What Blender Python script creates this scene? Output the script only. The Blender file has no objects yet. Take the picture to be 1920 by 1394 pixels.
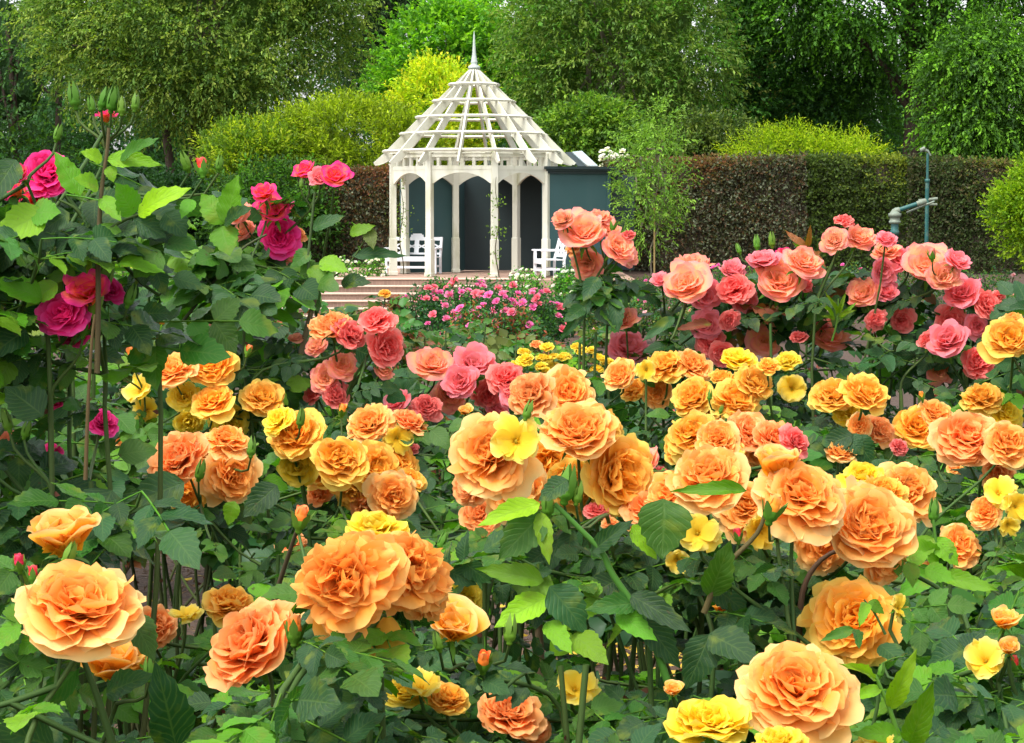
import bpy, math, random
import numpy as np
from mathutils import Vector, Matrix

random.seed(7); RNG = np.random.default_rng(11)
scene = bpy.context.scene
COL = scene.collection
R = math.radians
# ------------------------------------------------------------------ camera
F = 4200.0                      # focal length in photograph pixels (1920 wide)
HOR = 400.0                     # row of the horizon
PITCH = math.atan((697 - HOR) / F)
EYE = 1.6
cam_d = bpy.data.cameras.new("camera"); cam = bpy.data.objects.new("camera", cam_d)
COL.objects.link(cam); scene.camera = cam
cam.location = (0, 0, EYE); cam.rotation_euler = (math.pi / 2 - PITCH, 0, 0)
cam_d.sensor_width = 36; cam_d.lens = F / 1920 * 36
cam_d.clip_start = 0.05; cam_d.clip_end = 2000
# ------------------------------------------------------------------ light
SUN_EL, SUN_AZ = R(60), R(-40)          # azimuth from straight behind the camera, negative = left
world = bpy.data.worlds.new("World"); scene.world = world; world.use_nodes = True
nt = world.node_tree; nt.nodes.clear()
wo = nt.nodes.new('ShaderNodeOutputWorld'); bg = nt.nodes.new('ShaderNodeBackground')
sky = nt.nodes.new('ShaderNodeTexSky'); sky.sky_type = 'NISHITA'; sky.sun_disc = False
sky.sun_elevation = SUN_EL; sky.sun_rotation = math.pi + SUN_AZ * -1
sky.air_density = 1.0; sky.dust_density = 3.0; sky.ozone_density = 1.0
hs = nt.nodes.new('ShaderNodeHueSaturation'); hs.inputs['Saturation'].default_value = 0.2; hs.inputs['Value'].default_value = 1.45
nt.links.new(sky.outputs[0], hs.inputs['Color']); nt.links.new(hs.outputs[0], bg.inputs[0])
bg.inputs[1].default_value = 0.15; nt.links.new(bg.outputs[0], wo.inputs[0])
sd = bpy.data.lights.new("sun", 'SUN'); sun = bpy.data.objects.new("sun", sd); COL.objects.link(sun)
sd.energy = 1.8; sd.angle = R(22); sd.color = (1.0, 0.96, 0.88)
sdir = Vector((math.sin(SUN_AZ) * math.cos(SUN_EL), -math.cos(SUN_AZ) * math.cos(SUN_EL), math.sin(SUN_EL)))
sun.rotation_euler = sdir.to_track_quat('Z', 'Y').to_euler(); sun.location = (0, 0, 30)
scene.view_settings.view_transform = 'Standard'; scene.view_settings.look = 'None'
scene.view_settings.exposure = 0.86; scene.view_settings.gamma = 1; scene.view_settings.use_curve_mapping = False
scene.render.engine = 'CYCLES'
scene.cycles.max_bounces = 8; scene.cycles.transmission_bounces = 4; scene.cycles.transparent_max_bounces = 4
scene.cycles.diffuse_bounces = 6; scene.cycles.glossy_bounces = 2

# ------------------------------------------------------------------ pixel -> place
cp, sp = math.cos(PITCH), math.sin(PITCH)
def P(px, py, Y):
    dx, dy = (px - 960) / F, (697 - py) / F
    ry = dy * sp + cp; rz = dy * cp - sp
    t = Y / ry
    return Vector((dx * t, Y, EYE + rz * t))
def proj(p):
    x, y, z = p[0], p[1], p[2] - EYE
    d = y * cp - z * sp; u = y * sp + z * cp
    return 960 + F * x / d, 697 - F * u / d
def sstep(a, b, x):
    t = np.clip((np.asarray(x, float) - a) / (b - a), 0, 1); return t * t * (3 - 2 * t)
def gz(X, Y):
    base = -0.04 - 0.80 * sstep(10, 44, Y)
    rise = np.clip(sstep(-0.2, 2.2, X) + 1 - sstep(-9, -7, X), 0, 1) * sstep(47, 58, Y) + (1 - np.clip(sstep(-0.2, 2.2, X) + 1 - sstep(-9, -7, X), 0, 1)) * sstep(60, 68, Y)
    return base + 0.78 * np.clip(rise, 0, 1)
def gzf(X, Y): return float(gz(X, Y))

# ------------------------------------------------------------------ materials
def new_mat(name):
    m = bpy.data.materials.new(name); m.use_nodes = True; n = m.node_tree; n.nodes.clear()
    o = n.nodes.new('ShaderNodeOutputMaterial'); return m, n, o
def N(n, t, **k):
    q = n.nodes.new(t)
    for a, b in k.items():
        if hasattr(q, a): setattr(q, a, b)
        else: q.inputs[a].default_value = b
    return q
def mixc(n, fac, a, b, mode='MIX'):
    q = n.nodes.new('ShaderNodeMix'); q.data_type = 'RGBA'; q.blend_type = mode
    for i, v in ((0, fac), (6, a), (7, b)):
        if hasattr(v, 'node'): n.links.new(v, q.inputs[i])
        else: q.inputs[i].default_value = v
    return q.outputs[2]
def c4(c): return (c[0], c[1], c[2], 1)
def foliage_mat(name, rough=0.45, transl=0.3, spec=0.5, tint=(1, 1, 1), tboost=(1.25, 1.6, 0.55), veins=False, jitter=0.25, bump=0.0):
    m, n, o = new_mat(name)
    at = N(n, 'ShaderNodeAttribute', attribute_name='Col')
    oi = n.nodes.new('ShaderNodeObjectInfo')
    hsv = n.nodes.new('ShaderNodeHueSaturation')
    mr = N(n, 'ShaderNodeMapRange'); n.links.new(oi.outputs['Random'], mr.inputs[0])
    mr.inputs[3].default_value = 1 - jitter; mr.inputs[4].default_value = 1 + jitter
    n.links.new(mr.outputs[0], hsv.inputs['Value'])
    mh = N(n, 'ShaderNodeMath', operation='MULTIPLY_ADD'); n.links.new(oi.outputs['Random'], mh.inputs[0])
    mm = N(n, 'ShaderNodeMath', operation='FRACT'); mx = N(n, 'ShaderNodeMath', operation='MULTIPLY'); mx.inputs[1].default_value = 7.3
    n.links.new(oi.outputs['Random'], mx.inputs[0]); n.links.new(mx.outputs[0], mm.inputs[0])
    n.links.new(mm.outputs[0], mh.inputs[0]); mh.inputs[1].default_value = 0.03; mh.inputs[2].default_value = 0.485
    n.links.new(mh.outputs[0], hsv.inputs['Hue'])
    n.links.new(mixc(n, 1.0, at.outputs['Color'], c4(tint), 'MULTIPLY'), hsv.inputs['Color'])
    col = hsv.outputs[0]
    pr = N(n, 'ShaderNodeBsdfPrincipled'); pr.inputs['Roughness'].default_value = rough
    pr.inputs['Specular IOR Level'].default_value = spec
    if veins:
        uv = n.nodes.new('ShaderNodeUVMap'); sx = n.nodes.new('ShaderNodeSeparateXYZ'); n.links.new(uv.outputs[0], sx.inputs[0])
        # side veins run forward from the midrib: phase = v*freq - |u|*slope
        au = N(n, 'ShaderNodeMath', operation='ABSOLUTE'); n.links.new(sx.outputs[0], au.inputs[0])
        a1 = N(n, 'ShaderNodeMath', operation='MULTIPLY'); n.links.new(sx.outputs[1], a1.inputs[0]); a1.inputs[1].default_value = 9.0
        a2 = N(n, 'ShaderNodeMath', operation='MULTIPLY_ADD'); n.links.new(au.outputs[0], a2.inputs[0]); a2.inputs[1].default_value = -3.0
        n.links.new(a1.outputs[0], a2.inputs[2])
        a3 = N(n, 'ShaderNodeMath', operation='FRACT'); n.links.new(a2.outputs[0], a3.inputs[0])
        a4 = N(n, 'ShaderNodeMath', operation='SUBTRACT'); n.links.new(a3.outputs[0], a4.inputs[0]); a4.inputs[1].default_value = 0.5
        a5 = N(n, 'ShaderNodeMath', operation='ABSOLUTE'); n.links.new(a4.outputs[0], a5.inputs[0])       # .5 at vein, 0 between
        a6 = N(n, 'ShaderNodeMath', operation='POWER'); a6.inputs[1].default_value = 5; b5 = N(n, 'ShaderNodeMath', operation='MULTIPLY'); b5.inputs[1].default_value = 2
        n.links.new(a5.outputs[0], b5.inputs[0]); n.links.new(b5.outputs[0], a6.inputs[0])
        md = N(n, 'ShaderNodeMapRange'); n.links.new(au.outputs[0], md.inputs[0]); md.inputs[1].default_value = 0.0; md.inputs[2].default_value = 0.09
        md.inputs[3].default_value = 1; md.inputs[4].default_value = 0
        vm = N(n, 'ShaderNodeMath', operation='MAXIMUM'); n.links.new(a6.outputs[0], vm.inputs[0]); n.links.new(md.outputs[0], vm.inputs[1])
        sc = N(n, 'ShaderNodeMath', operation='MULTIPLY'); sc.inputs[1].default_value = 0.25; n.links.new(vm.outputs[0], sc.inputs[0])
        col = mixc(n, sc.outputs[0], col, (0.16, 0.26, 0.06, 1))
        bp = N(n, 'ShaderNodeBump', Strength=0.3, Distance=0.0018, invert=True); n.links.new(vm.outputs[0], bp.inputs['Height'])
        nz = N(n, 'ShaderNodeTexNoise', Scale=140.0); 
        bp2 = N(n, 'ShaderNodeBump', Strength=0.4, Distance=0.0015); n.links.new(nz.outputs[0], bp2.inputs['Height']); n.links.new(bp.outputs[0], bp2.inputs['Normal'])
        n.links.new(bp2.outputs[0], pr.inputs['Normal'])
        # yellowing blotches and black spot, different on every leaf
        tc = n.nodes.new('ShaderNodeTexCoord'); va = N(n, 'ShaderNodeVectorMath', operation='ADD'); cxx = n.nodes.new('ShaderNodeCombineXYZ')
        mr9 = N(n, 'ShaderNodeMath', operation='MULTIPLY'); mr9.inputs[1].default_value = 97.0; n.links.new(oi.outputs['Random'], mr9.inputs[0]); n.links.new(mr9.outputs[0], cxx.inputs[0]); n.links.new(mr9.outputs[0], cxx.inputs[2])
        n.links.new(tc.outputs['Object'], va.inputs[0]); n.links.new(cxx.outputs[0], va.inputs[1])
        n1 = N(n, 'ShaderNodeTexNoise', Scale=1.6, Detail=3.0); n.links.new(va.outputs[0], n1.inputs['Vector'])
        r1 = N(n, 'ShaderNodeMapRange'); n.links.new(n1.outputs[0], r1.inputs[0]); r1.inputs[1].default_value = .58; r1.inputs[2].default_value = .74; r1.inputs[4].default_value = .75
        col = mixc(n, r1.outputs[0], col, (.17, .22, .02, 1))
        n2 = N(n, 'ShaderNodeTexNoise', Scale=9.0, Detail=2.0); n.links.new(va.outputs[0], n2.inputs['Vector'])
        r2 = N(n, 'ShaderNodeMapRange'); n.links.new(n2.outputs[0], r2.inputs[0]); r2.inputs[1].default_value = .70; r2.inputs[2].default_value = .76; r2.inputs[4].default_value = .7
        col = mixc(n, r2.outputs[0], col, (.06, .035, .012, 1))
    n.links.new(col, pr.inputs['Base Color'])
    tr = N(n, 'ShaderNodeBsdfTranslucent'); n.links.new(mixc(n, 1.0, col, c4(tboost), 'MULTIPLY'), tr.inputs['Color'])
    ms = N(n, 'ShaderNodeMixShader'); ms.inputs[0].default_value = transl
    n.links.new(pr.outputs[0], ms.inputs[1]); n.links.new(tr.outputs[0], ms.inputs[2]); n.links.new(ms.outputs[0], o.inputs[0])
    return m
def petal_mat():
    m, n, o = new_mat('rose_petal')
    at = N(n, 'ShaderNodeAttribute', attribute_name='Col')
    oi = n.nodes.new('ShaderNodeObjectInfo'); hsv = n.nodes.new('ShaderNodeHueSaturation')
    mr = N(n, 'ShaderNodeMapRange'); n.links.new(oi.outputs['Random'], mr.inputs[0]); mr.inputs[3].default_value = .9; mr.inputs[4].default_value = 1.08
    n.links.new(mr.outputs[0], hsv.inputs['Value']); n.links.new(at.outputs['Color'], hsv.inputs['Color'])
    uv = n.nodes.new('ShaderNodeUVMap'); mp = N(n, 'ShaderNodeMapping'); mp.inputs['Scale'].default_value = (14, 1.2, 1); n.links.new(uv.outputs[0], mp.inputs[0])
    nz = N(n, 'ShaderNodeTexNoise', Scale=2.0, Detail=3.0); n.links.new(mp.outputs[0], nz.inputs['Vector'])
    bp = N(n, 'ShaderNodeBump', Strength=0.35, Distance=0.002); n.links.new(nz.outputs[0], bp.inputs['Height'])
    pr = N(n, 'ShaderNodeBsdfPrincipled'); pr.inputs['Roughness'].default_value = 0.62; pr.inputs['Specular IOR Level'].default_value = 0.25
    n.links.new(hsv.outputs[0], pr.inputs['Base Color']); n.links.new(bp.outputs[0], pr.inputs['Normal'])
    tr = N(n, 'ShaderNodeBsdfTranslucent'); n.links.new(hsv.outputs[0], tr.inputs['Color'])
    ms = N(n, 'ShaderNodeMixShader'); ms.inputs[0].default_value = 0.46
    n.links.new(pr.outputs[0], ms.inputs[1]); n.links.new(tr.outputs[0], ms.inputs[2]); n.links.new(ms.outputs[0], o.inputs[0])
    return m
def solid_mat(name, col, rough=0.6, var=0.15, scale=6.0, bump=0.2, bscale=40.0, bdist=0.01, dirt=None, dirt_amt=0.4, spec=0.4, stretch=(1, 1, 1)):
    m, n, o = new_mat(name)
    tc = n.nodes.new('ShaderNodeTexCoord'); mp = N(n, 'ShaderNodeMapping'); mp.inputs['Scale'].default_value = stretch; n.links.new(tc.outputs['Object'], mp.inputs[0])
    nz = N(n, 'ShaderNodeTexNoise', Scale=scale, Detail=6.0); n.links.new(mp.outputs[0], nz.inputs['Vector'])
    nb = N(n, 'ShaderNodeTexNoise', Scale=bscale, Detail=4.0); n.links.new(mp.outputs[0], nb.inputs['Vector'])
    lo = [max(0, c * (1 - var)) for c in col]; hi = [min(1, c * (1 + var)) for c in col]
    c = mixc(n, nz.outputs[0], c4(lo), c4(hi))
    if dirt:
        mr = N(n, 'ShaderNodeMapRange'); n.links.new(nz.outputs[0], mr.inputs[0]); mr.inputs[1].default_value = .5; mr.inputs[2].default_value = .72; mr.inputs[4].default_value = dirt_amt
        c = mixc(n, mr.outputs[0], c, c4(dirt))
    pr = N(n, 'ShaderNodeBsdfPrincipled'); pr.inputs['Roughness'].default_value = rough; pr.inputs['Specular IOR Level'].default_value = spec
    n.links.new(c, pr.inputs['Base Color'])
    bp = N(n, 'ShaderNodeBump', Strength=bump, Distance=bdist); n.links.new(nb.outputs[0], bp.inputs['Height']); n.links.new(bp.outputs[0], pr.inputs['Normal'])
    n.links.new(pr.outputs[0], o.inputs[0]); return m
M = {}
M['petal'] = petal_mat()
M['leaf'] = foliage_mat('rose_leaf', 0.25, 0.28, 0.25, veins=True, jitter=0.3, tboost=(1.5, 1.9, .35))
M['leaf_far'] = foliage_mat('rose_foliage', 0.38, 0.25, 0.2, jitter=0.18, tboost=(1.4, 1.8, .35))
M['tree_leaf'] = foliage_mat('tree_foliage', 0.5, 0.38, 0.15, tint=(1.55, 1.6, 1.15), tboost=(1.4, 1.6, .5), jitter=0.0)
M['bloom_far'] = foliage_mat('small_blossom', 0.6, 0.35, 0.2, tboost=(1, 1, 1), jitter=0.06)
M['green'] = foliage_mat('rose_stem', 0.5, 0.05, 0.12, jitter=0.15)
M['bark'] = solid_mat('bark', (0.07, 0.05, 0.035), 0.85, 0.5, 3, 1.0, 12, 0.05, stretch=(1, 1, 0.25))
M['pale_bark'] = solid_mat('pale_bark', (0.2, 0.17, 0.12), 0.85, 0.4, 3, 0.8, 12, 0.04, stretch=(1, 1, 0.25))
M['white'] = solid_mat('white_paint', (0.60, 0.60, 0.50), 0.5, 0.05, 3, 0.12, 30, 0.004, dirt=(0.34, 0.34, 0.20), dirt_amt=0.75, stretch=(1, 1, 0.4))
M['bench'] = solid_mat('bench_paint', (0.72, 0.74, 0.77), 0.45, 0.04, 4, 0.1, 30, 0.003)
M['teal'] = solid_mat('green_painted_panel', (0.028, 0.075, 0.078), 0.55, 0.18, 1.3, 0.1, 25, 0.004, dirt=(0.06, 0.09, 0.09), dirt_amt=0.35, stretch=(1, 1, 0.3))
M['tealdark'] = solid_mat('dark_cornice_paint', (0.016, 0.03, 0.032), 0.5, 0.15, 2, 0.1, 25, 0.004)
M['sheet'] = solid_mat('pale_roof_sheet', (0.35, 0.42, 0.43), 0.35, 0.25, 2, 0.1, 10, 0.004, dirt=(0.18, 0.14, 0.07), dirt_amt=0.6)
M['copper'] = solid_mat('verdigris_pipe', (0.015, 0.095, 0.088), 0.5, 0.45, 6, 0.3, 30, 0.004, dirt=(0.2, 0.2, 0.13), dirt_amt=0.4)
M['brass'] = solid_mat('pale_fitting', (0.17, 0.20, 0.15), 0.5, 0.4, 14, 0.3, 40, 0.003, dirt=(0.12, 0.2, 0.17), dirt_amt=0.6)
M['stake'] = solid_mat('stake_wood', (0.36, 0.26, 0.10), 0.8, 0.3, 5, 0.5, 30, 0.004, stretch=(1, 1, 0.2))
M['lead'] = solid_mat('finial_metal', (0.42, 0.48, 0.43), 0.45, 0.2, 4, 0.15, 20, 0.004, dirt=(0.2, 0.28, 0.25), dirt_amt=0.5)

def soil_mat():
    m, n, o = new_mat('mulched_soil')
    tc = n.nodes.new('ShaderNodeTexCoord')
    nz = N(n, 'ShaderNodeTexNoise', Scale=0.8, Detail=5.0); n.links.new(tc.outputs['Object'], nz.inputs['Vector'])
    vo = N(n, 'ShaderNodeTexVoronoi', Scale=55.0); n.links.new(tc.outputs['Object'], vo.inputs['Vector'])
    nf = N(n, 'ShaderNodeTexNoise', Scale=30.0, Detail=6.0); n.links.new(tc.outputs['Object'], nf.inputs['Vector'])
    a = mixc(n, nz.outputs[0], (0.035, 0.018, 0.012, 1), (0.08, 0.045, 0.028, 1))
    b = mixc(n, vo.outputs['Color'], (0.02, 0.012, 0.008, 1), (0.12, 0.07, 0.04, 1))
    c = mixc(n, 0.5, a, b)
    pr = N(n, 'ShaderNodeBsdfPrincipled'); pr.inputs['Roughness'].default_value = 0.95; n.links.new(c, pr.inputs['Base Color'])
    bp = N(n, 'ShaderNodeBump', Strength=1.0, Distance=0.03); n.links.new(nf.outputs[0], bp.inputs['Height']); n.links.new(bp.outputs[0], pr.inputs['Normal'])
    n.links.new(pr.outputs[0], o.inputs[0]); return m
def brick_mat(name, c1, c2, mortar, sc, bw, bh):
    m, n, o = new_mat(name)
    tc = n.nodes.new('ShaderNodeTexCoord')
    sx = n.nodes.new('ShaderNodeSeparateXYZ'); n.links.new(tc.outputs['Object'], sx.inputs[0])
    ad = N(n, 'ShaderNodeMath', operation='ADD'); n.links.new(sx.outputs[1], ad.inputs[0]); n.links.new(sx.outputs[2], ad.inputs[1])
    cx = n.nodes.new('ShaderNodeCombineXYZ'); n.links.new(sx.outputs[0], cx.inputs[0]); n.links.new(ad.outputs[0], cx.inputs[1])
    br = N(n, 'ShaderNodeTexBrick', Scale=sc); br.inputs['Color1'].default_value = c4(c1); br.inputs['Color2'].default_value = c4(c2); br.inputs['Mortar'].default_value = c4(mortar)
    br.inputs['Brick Width'].default_value = bw; br.inputs['Row Height'].default_value = bh; br.inputs['Mortar Size'].default_value = 0.008; br.inputs['Bias'].default_value = 0
    n.links.new(cx.outputs[0], br.inputs['Vector'])
    nz = N(n, 'ShaderNodeTexNoise', Scale=2.0, Detail=5.0); n.links.new(tc.outputs['Object'], nz.inputs['Vector'])
    c = mixc(n, 0.35, br.outputs[0], mixc(n, nz.outputs[0], (0.2, 0.13, 0.10, 1), (0.5, 0.34, 0.26, 1)))
    pr = N(n, 'ShaderNodeBsdfPrincipled'); pr.inputs['Roughness'].default_value = 0.85; n.links.new(c, pr.inputs['Base Color'])
    n.links.new(pr.outputs[0], o.inputs[0]); return m
M['soil'] = soil_mat()
M['paver'] = brick_mat('terracotta_paving', (0.30, 0.17, 0.12), (0.38, 0.23, 0.16), (0.3, 0.2, 0.15), 1, 0.22, 0.11)
M['riser'] = brick_mat('brick_riser', (0.11, 0.065, 0.047), (0.16, 0.095, 0.068), (0.19, 0.135, 0.10), 1, 0.09, 0.3)
M['nosing'] = solid_mat('step_nosing', (0.55, 0.42, 0.33), 0.8, 0.1, 5, 0.1)

# ------------------------------------------------------------------ mesh building
class MB:
    def __init__(s): s.V = []; s.L = []; s.T = []; s.C = []; s.U = []; s.n = 0
    def add(s, V, faces, col=(1, 1, 1), uv=None):
        """V (n,3); faces: array (m,k); col: rgb or (n,3); uv: (n,2)"""
        V = np.asarray(V, float).reshape(-1, 3); faces = np.asarray(faces, int)
        s.V.append(V); s.L.append((faces + s.n).ravel()); s.T.append(np.full(len(faces), faces.shape[1]))
        c = np.asarray(col, float)
        s.C.append(np.broadcast_to(c, (len(V), 3)) if c.ndim == 1 else c)
        s.U.append(np.zeros((len(V), 2)) if uv is None else uv); s.n += len(V)
    def merge(s, o, mat=None):
        if not o.n: return
        V = np.concatenate(o.V)
        if mat is not None:
            A = np.array(mat); V = V @ A[:3, :3].T + A[:3, 3]
        s.V.append(V); s.L.append(np.concatenate(o.L) + s.n); s.T.append(np.concatenate(o.T)); s.C.append(np.concatenate(o.C)); s.U.append(np.concatenate(o.U)); s.n += len(V)
    def mesh(s, name, mat, smooth=True, origin=None):
        me = bpy.data.meshes.new(name)
        V = np.concatenate(s.V)
        if origin is not None: V = V - np.array(origin)
        L = np.concatenate(s.L); T = np.concatenate(s.T); C = np.concatenate(s.C); U = np.concatenate(s.U)
        me.vertices.add(len(V)); me.vertices.foreach_set('co', V.astype(np.float32).ravel())
        me.loops.add(len(L)); me.loops.foreach_set('vertex_index', L.astype(np.int32))
        me.polygons.add(len(T)); st = np.concatenate([[0], np.cumsum(T)[:-1]]).astype(np.int32)
        me.polygons.foreach_set('loop_start', st); me.polygons.foreach_set('loop_total', T.astype(np.int32))
        me.polygons.foreach_set('use_smooth', np.full(len(T), smooth))
        a = me.color_attributes.new('Col', 'FLOAT_COLOR', 'POINT')
        a.data.foreach_set('color', np.concatenate([C, np.ones((len(C), 1))], 1).astype(np.float32).ravel())
        if U.any():
            uvl = me.uv_layers.new(name='UVMap'); uvl.data.foreach_set('uv', U[L].astype(np.float32).ravel())
        me.update(calc_edges=True); me.validate()
        me.materials.append(M[mat] if isinstance(mat, str) else mat); return me
def link(name, me, parent=None, loc=(0, 0, 0), **props):
    o = bpy.data.objects.new(name, me); COL.objects.link(o); o.location = loc
    if parent is not None: o.parent = parent
    for k, v in props.items(): o[k] = v
    return o
def thing(name, label, cat, loc=(0, 0, 0), group=None):
    o = link(name, None, None, loc); o.empty_display_size = 0.1; o['label'] = label; o['category'] = cat
    if group: o['group'] = group
    return o
def part(name, mb, mat, root, smooth=False, **props):
    """mb is in world coordinates; the part is parented to root (which has no rotation)"""
    me = mb.mesh(name, mat, smooth, origin=root.location); return link(name, me, root, **props)
BOXF = np.array([[0, 3, 2, 1], [4, 5, 6, 7], [0, 1, 5, 4], [1, 2, 6, 5], [2, 3, 7, 6], [3, 0, 4, 7]])
def box(mb, c, s, rz=0.0, mat=None, col=(1, 1, 1), bev=0.0):
    hx, hy, hz = s[0] / 2, s[1] / 2, s[2] / 2
    if bev > 0:
        b = bev; V = []; 
        for z, k in ((-hz, b), (-hz + b, 0), (hz - b, 0), (hz, b)):
            V += [(-hx + k + b * (k == 0) * 0, -hy + k, z), (hx - k, -hy + k, z), (hx - k, hy - k, z), (-hx + k, hy - k, z)]
        Fc = [[0, 3, 2, 1], [12, 13, 14, 15]]
        for r in range(3):
            for i in range(4): j = (i + 1) % 4; Fc.append([r * 4 + i, r * 4 + j, r * 4 + 4 + j, r * 4 + 4 + i])
        V = np.array(V, float); Fc = np.array(Fc)
    else:
        V = np.array([(-hx, -hy, -hz), (hx, -hy, -hz), (hx, hy, -hz), (-hx, hy, -hz), (-hx, -hy, hz), (hx, -hy, hz), (hx, hy, hz), (-hx, hy, hz)], float); Fc = BOXF
    if mat is not None:
        A = np.array(mat); V = V @ A[:3, :3].T + A[:3, 3]
    else:
        ca, sa = math.cos(rz), math.sin(rz)
        V = np.stack([V[:, 0] * ca - V[:, 1] * sa + c[0], V[:, 0] * sa + V[:, 1] * ca + c[1], V[:, 2] + c[2]], 1)
    mb.add(V, Fc, col)
def beam(mb, a, b, w, h, up=(0, 0, 1)):
    a, b = Vector(a), Vector(b); d = (b - a); l = d.length; d.normalize(); u = Vector(up); s = d.cross(u).normalized(); u = s.cross(d)
    m = Matrix((s, d, u)).transposed().to_4x4(); m.translation = (a + b) / 2
    box(mb, None, (w, l, h), mat=m)
def prism(mb, pts, y0, y1, frame=None, col=(1, 1, 1)):
    """closed outline pts (x,z) given so triangulation as strip is not needed (n-gon caps), extruded y0..y1"""
    n = len(pts); V = [(p[0], y0, p[1]) for p in pts] + [(p[0], y1, p[1]) for p in pts]
    V = np.array(V, float)
    if frame is not None: A = np.array(frame); V = V @ A[:3, :3].T + A[:3, 3]
    mb.add(V, np.array([list(range(n))]), col); k = mb.n - len(V)
    mb.L.append(np.array([k + 2 * n - 1 - i for i in range(n)])); mb.T.append(np.array([n]))
    q = [[k + i, k + n + i, k + n + (i + 1) % n, k + (i + 1) % n] for i in range(n)]
    mb.L.append(np.array(q).ravel()); mb.T.append(np.full(n, 4))
def tube(mb, pts, rad, ns=6, col=(1, 1, 1), cap=False):
    pts = np.array([tuple(p) for p in pts], float); n = len(pts); rad = np.broadcast_to(np.asarray(rad, float), (n,))
    t = np.gradient(pts, axis=0); t /= np.linalg.norm(t, axis=1)[:, None] + 1e-9
    ref = np.array([0.31, 0.17, 0.93]) if abs(t[0, 2]) < .8 else np.array([0.9, 0.3, 0.1])
    s = np.cross(t, ref); s /= np.linalg.norm(s, axis=1)[:, None]; u = np.cross(s, t)
    a = np.arange(ns) * 2 * math.pi / ns
    V = pts[:, None, :] + rad[:, None, None] * (np.cos(a)[None, :, None] * s[:, None, :] + np.sin(a)[None, :, None] * u[:, None, :])
    i = np.arange(n - 1)[:, None] * ns; j = np.arange(ns)[None, :]; k = (j + 1) % ns
    Fc = np.stack([i + j, i + k, i + ns + k, i + ns + j], -1).reshape(-1, 4)
    mb.add(V.reshape(-1, 3), Fc, col)
def lathe(mb, prof, c, ns=16, col=(1, 1, 1)):
    a = np.arange(ns) * 2 * math.pi / ns; V = np.array([[c[0] + r * math.cos(t), c[1] + r * math.sin(t), c[2] + z] for r, z in prof for t in a])
    i = np.arange(len(prof) - 1)[:, None] * ns; j = np.arange(ns)[None, :]; k = (j + 1) % ns
    mb.add(V, np.stack([i + j, i + k, i + ns + k, i + ns + j], -1).reshape(-1, 4), col)
def quads(mb, cen, ax, side, ln, wd, col, fold=0.0, blunt=False):
    """leaf rhombi: cen (n,3) base points, ax (n,3) direction, side (n,3), ln, wd (n,), col (n,3)"""
    ln = ln[:, None]; wd = wd[:, None]; nrm = np.cross(side, ax)
    V = np.stack([cen, cen + ax * ln * .45 + side * wd + nrm * wd * fold, cen + ax * ln - nrm * ln * 0.12, cen + ax * ln * .45 - side * wd + nrm * wd * fold], 1)
    if blunt:
        V = np.stack([cen - side * wd * .3, cen + side * wd * .3, cen + ax * ln * .6 + side * wd * 1.1 + nrm * wd * fold, cen + ax * ln * .95 + side * wd * .5 + nrm * wd * .4, cen + ax * ln * .95 - side * wd * .5 + nrm * wd * .4, cen + ax * ln * .6 - side * wd * 1.1 + nrm * wd * fold], 1)
        n = len(cen); mb.add(V.reshape(-1, 3), np.arange(n * 6).reshape(n, 6), np.repeat(col, 6, 0)); return
    n = len(cen); mb.add(V.reshape(-1, 3), np.arange(n * 4).reshape(n, 4), np.repeat(col, 4, 0))
def unit(a): return a / (np.linalg.norm(a, axis=-1, keepdims=True) + 1e-9)

# ================================================================== SETTING
gx = np.concatenate([np.linspace(-300, -25, 12), np.linspace(-22, 22, 90), np.linspace(25, 300, 12)])
gy = np.concatenate([np.linspace(-20, 4, 8), np.linspace(5, 72, 170), np.linspace(75, 500, 20)])
GX, GY = np.meshgrid(gx, gy)
GZ = gz(GX, GY) + 0.02 * np.sin(GX * 2.3 + GY) * np.sin(GY * 1.7) + RNG.normal(0, .012, GX.shape)
mb = MB(); nx = len(gx); i = np.arange(len(gy) - 1)[:, None] * nx; j = np.arange(nx - 1)[None, :]
mb.add(np.stack([GX, GY, GZ], -1).reshape(-1, 3), np.stack([i + j, i + j + 1, i + nx + j + 1, i + nx + j], -1).reshape(-1, 4))
link('ground', mb.mesh('ground', 'soil'), kind='structure')
# bark mulch and litter on the near soil
mb = MB(); n = 16000
yy = RNG.uniform(5.5, 15, n); xx = RNG.uniform(-1, 1, n) * (0.27 * yy)
c = np.stack([xx, yy, gz(xx, yy) + RNG.uniform(.015, .04, n)], 1); a = RNG.normal(0, 1, (n, 3)); a[:, 2] *= .35; a = unit(a)
s = unit(np.cross(a, [0, 0, 1.0]) + RNG.normal(0, .25, (n, 3)))
t = RNG.uniform(0, 1, (n, 1)); colr = np.array([.05, .028, .018]) * (1 - t) + np.array([.2, .12, .07]) * t
quads(mb, c, a, s, RNG.uniform(.015, .05, n), RNG.uniform(.004, .012, n), colr, .2)
link('bark_mulch', mb.mesh('bark_mulch', 'bloom_far', False), kind='stuff')
mb = MB(); n = 650
px_ = np.concatenate([RNG.normal(1250, 110, 300), RNG.uniform(250, 1800, 350)]); py_ = np.concatenate([RNG.normal(1225, 45, 300), RNG.uniform(1050, 1394, 350)])
yy = np.clip(1.6 / ((py_ - 400) / F), 6.2, 12); xx = (px_ - 960) / F * yy
c = np.stack([xx, yy, gz(xx, yy) + .05], 1); a = unit(RNG.normal(0, 1, (n, 3)) * [1, 1, .12]); s = unit(np.cross([0, 0, 1.0], a) + RNG.normal(0, .15, (n, 3)))
quads(mb, c, a, s, RNG.uniform(.03, .05, n), RNG.uniform(.014, .022, n), np.where(RNG.uniform(0, 1, (n, 1)) < .75, [.62, .42, .05], [.5, .3, .08]), .25, True)
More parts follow.
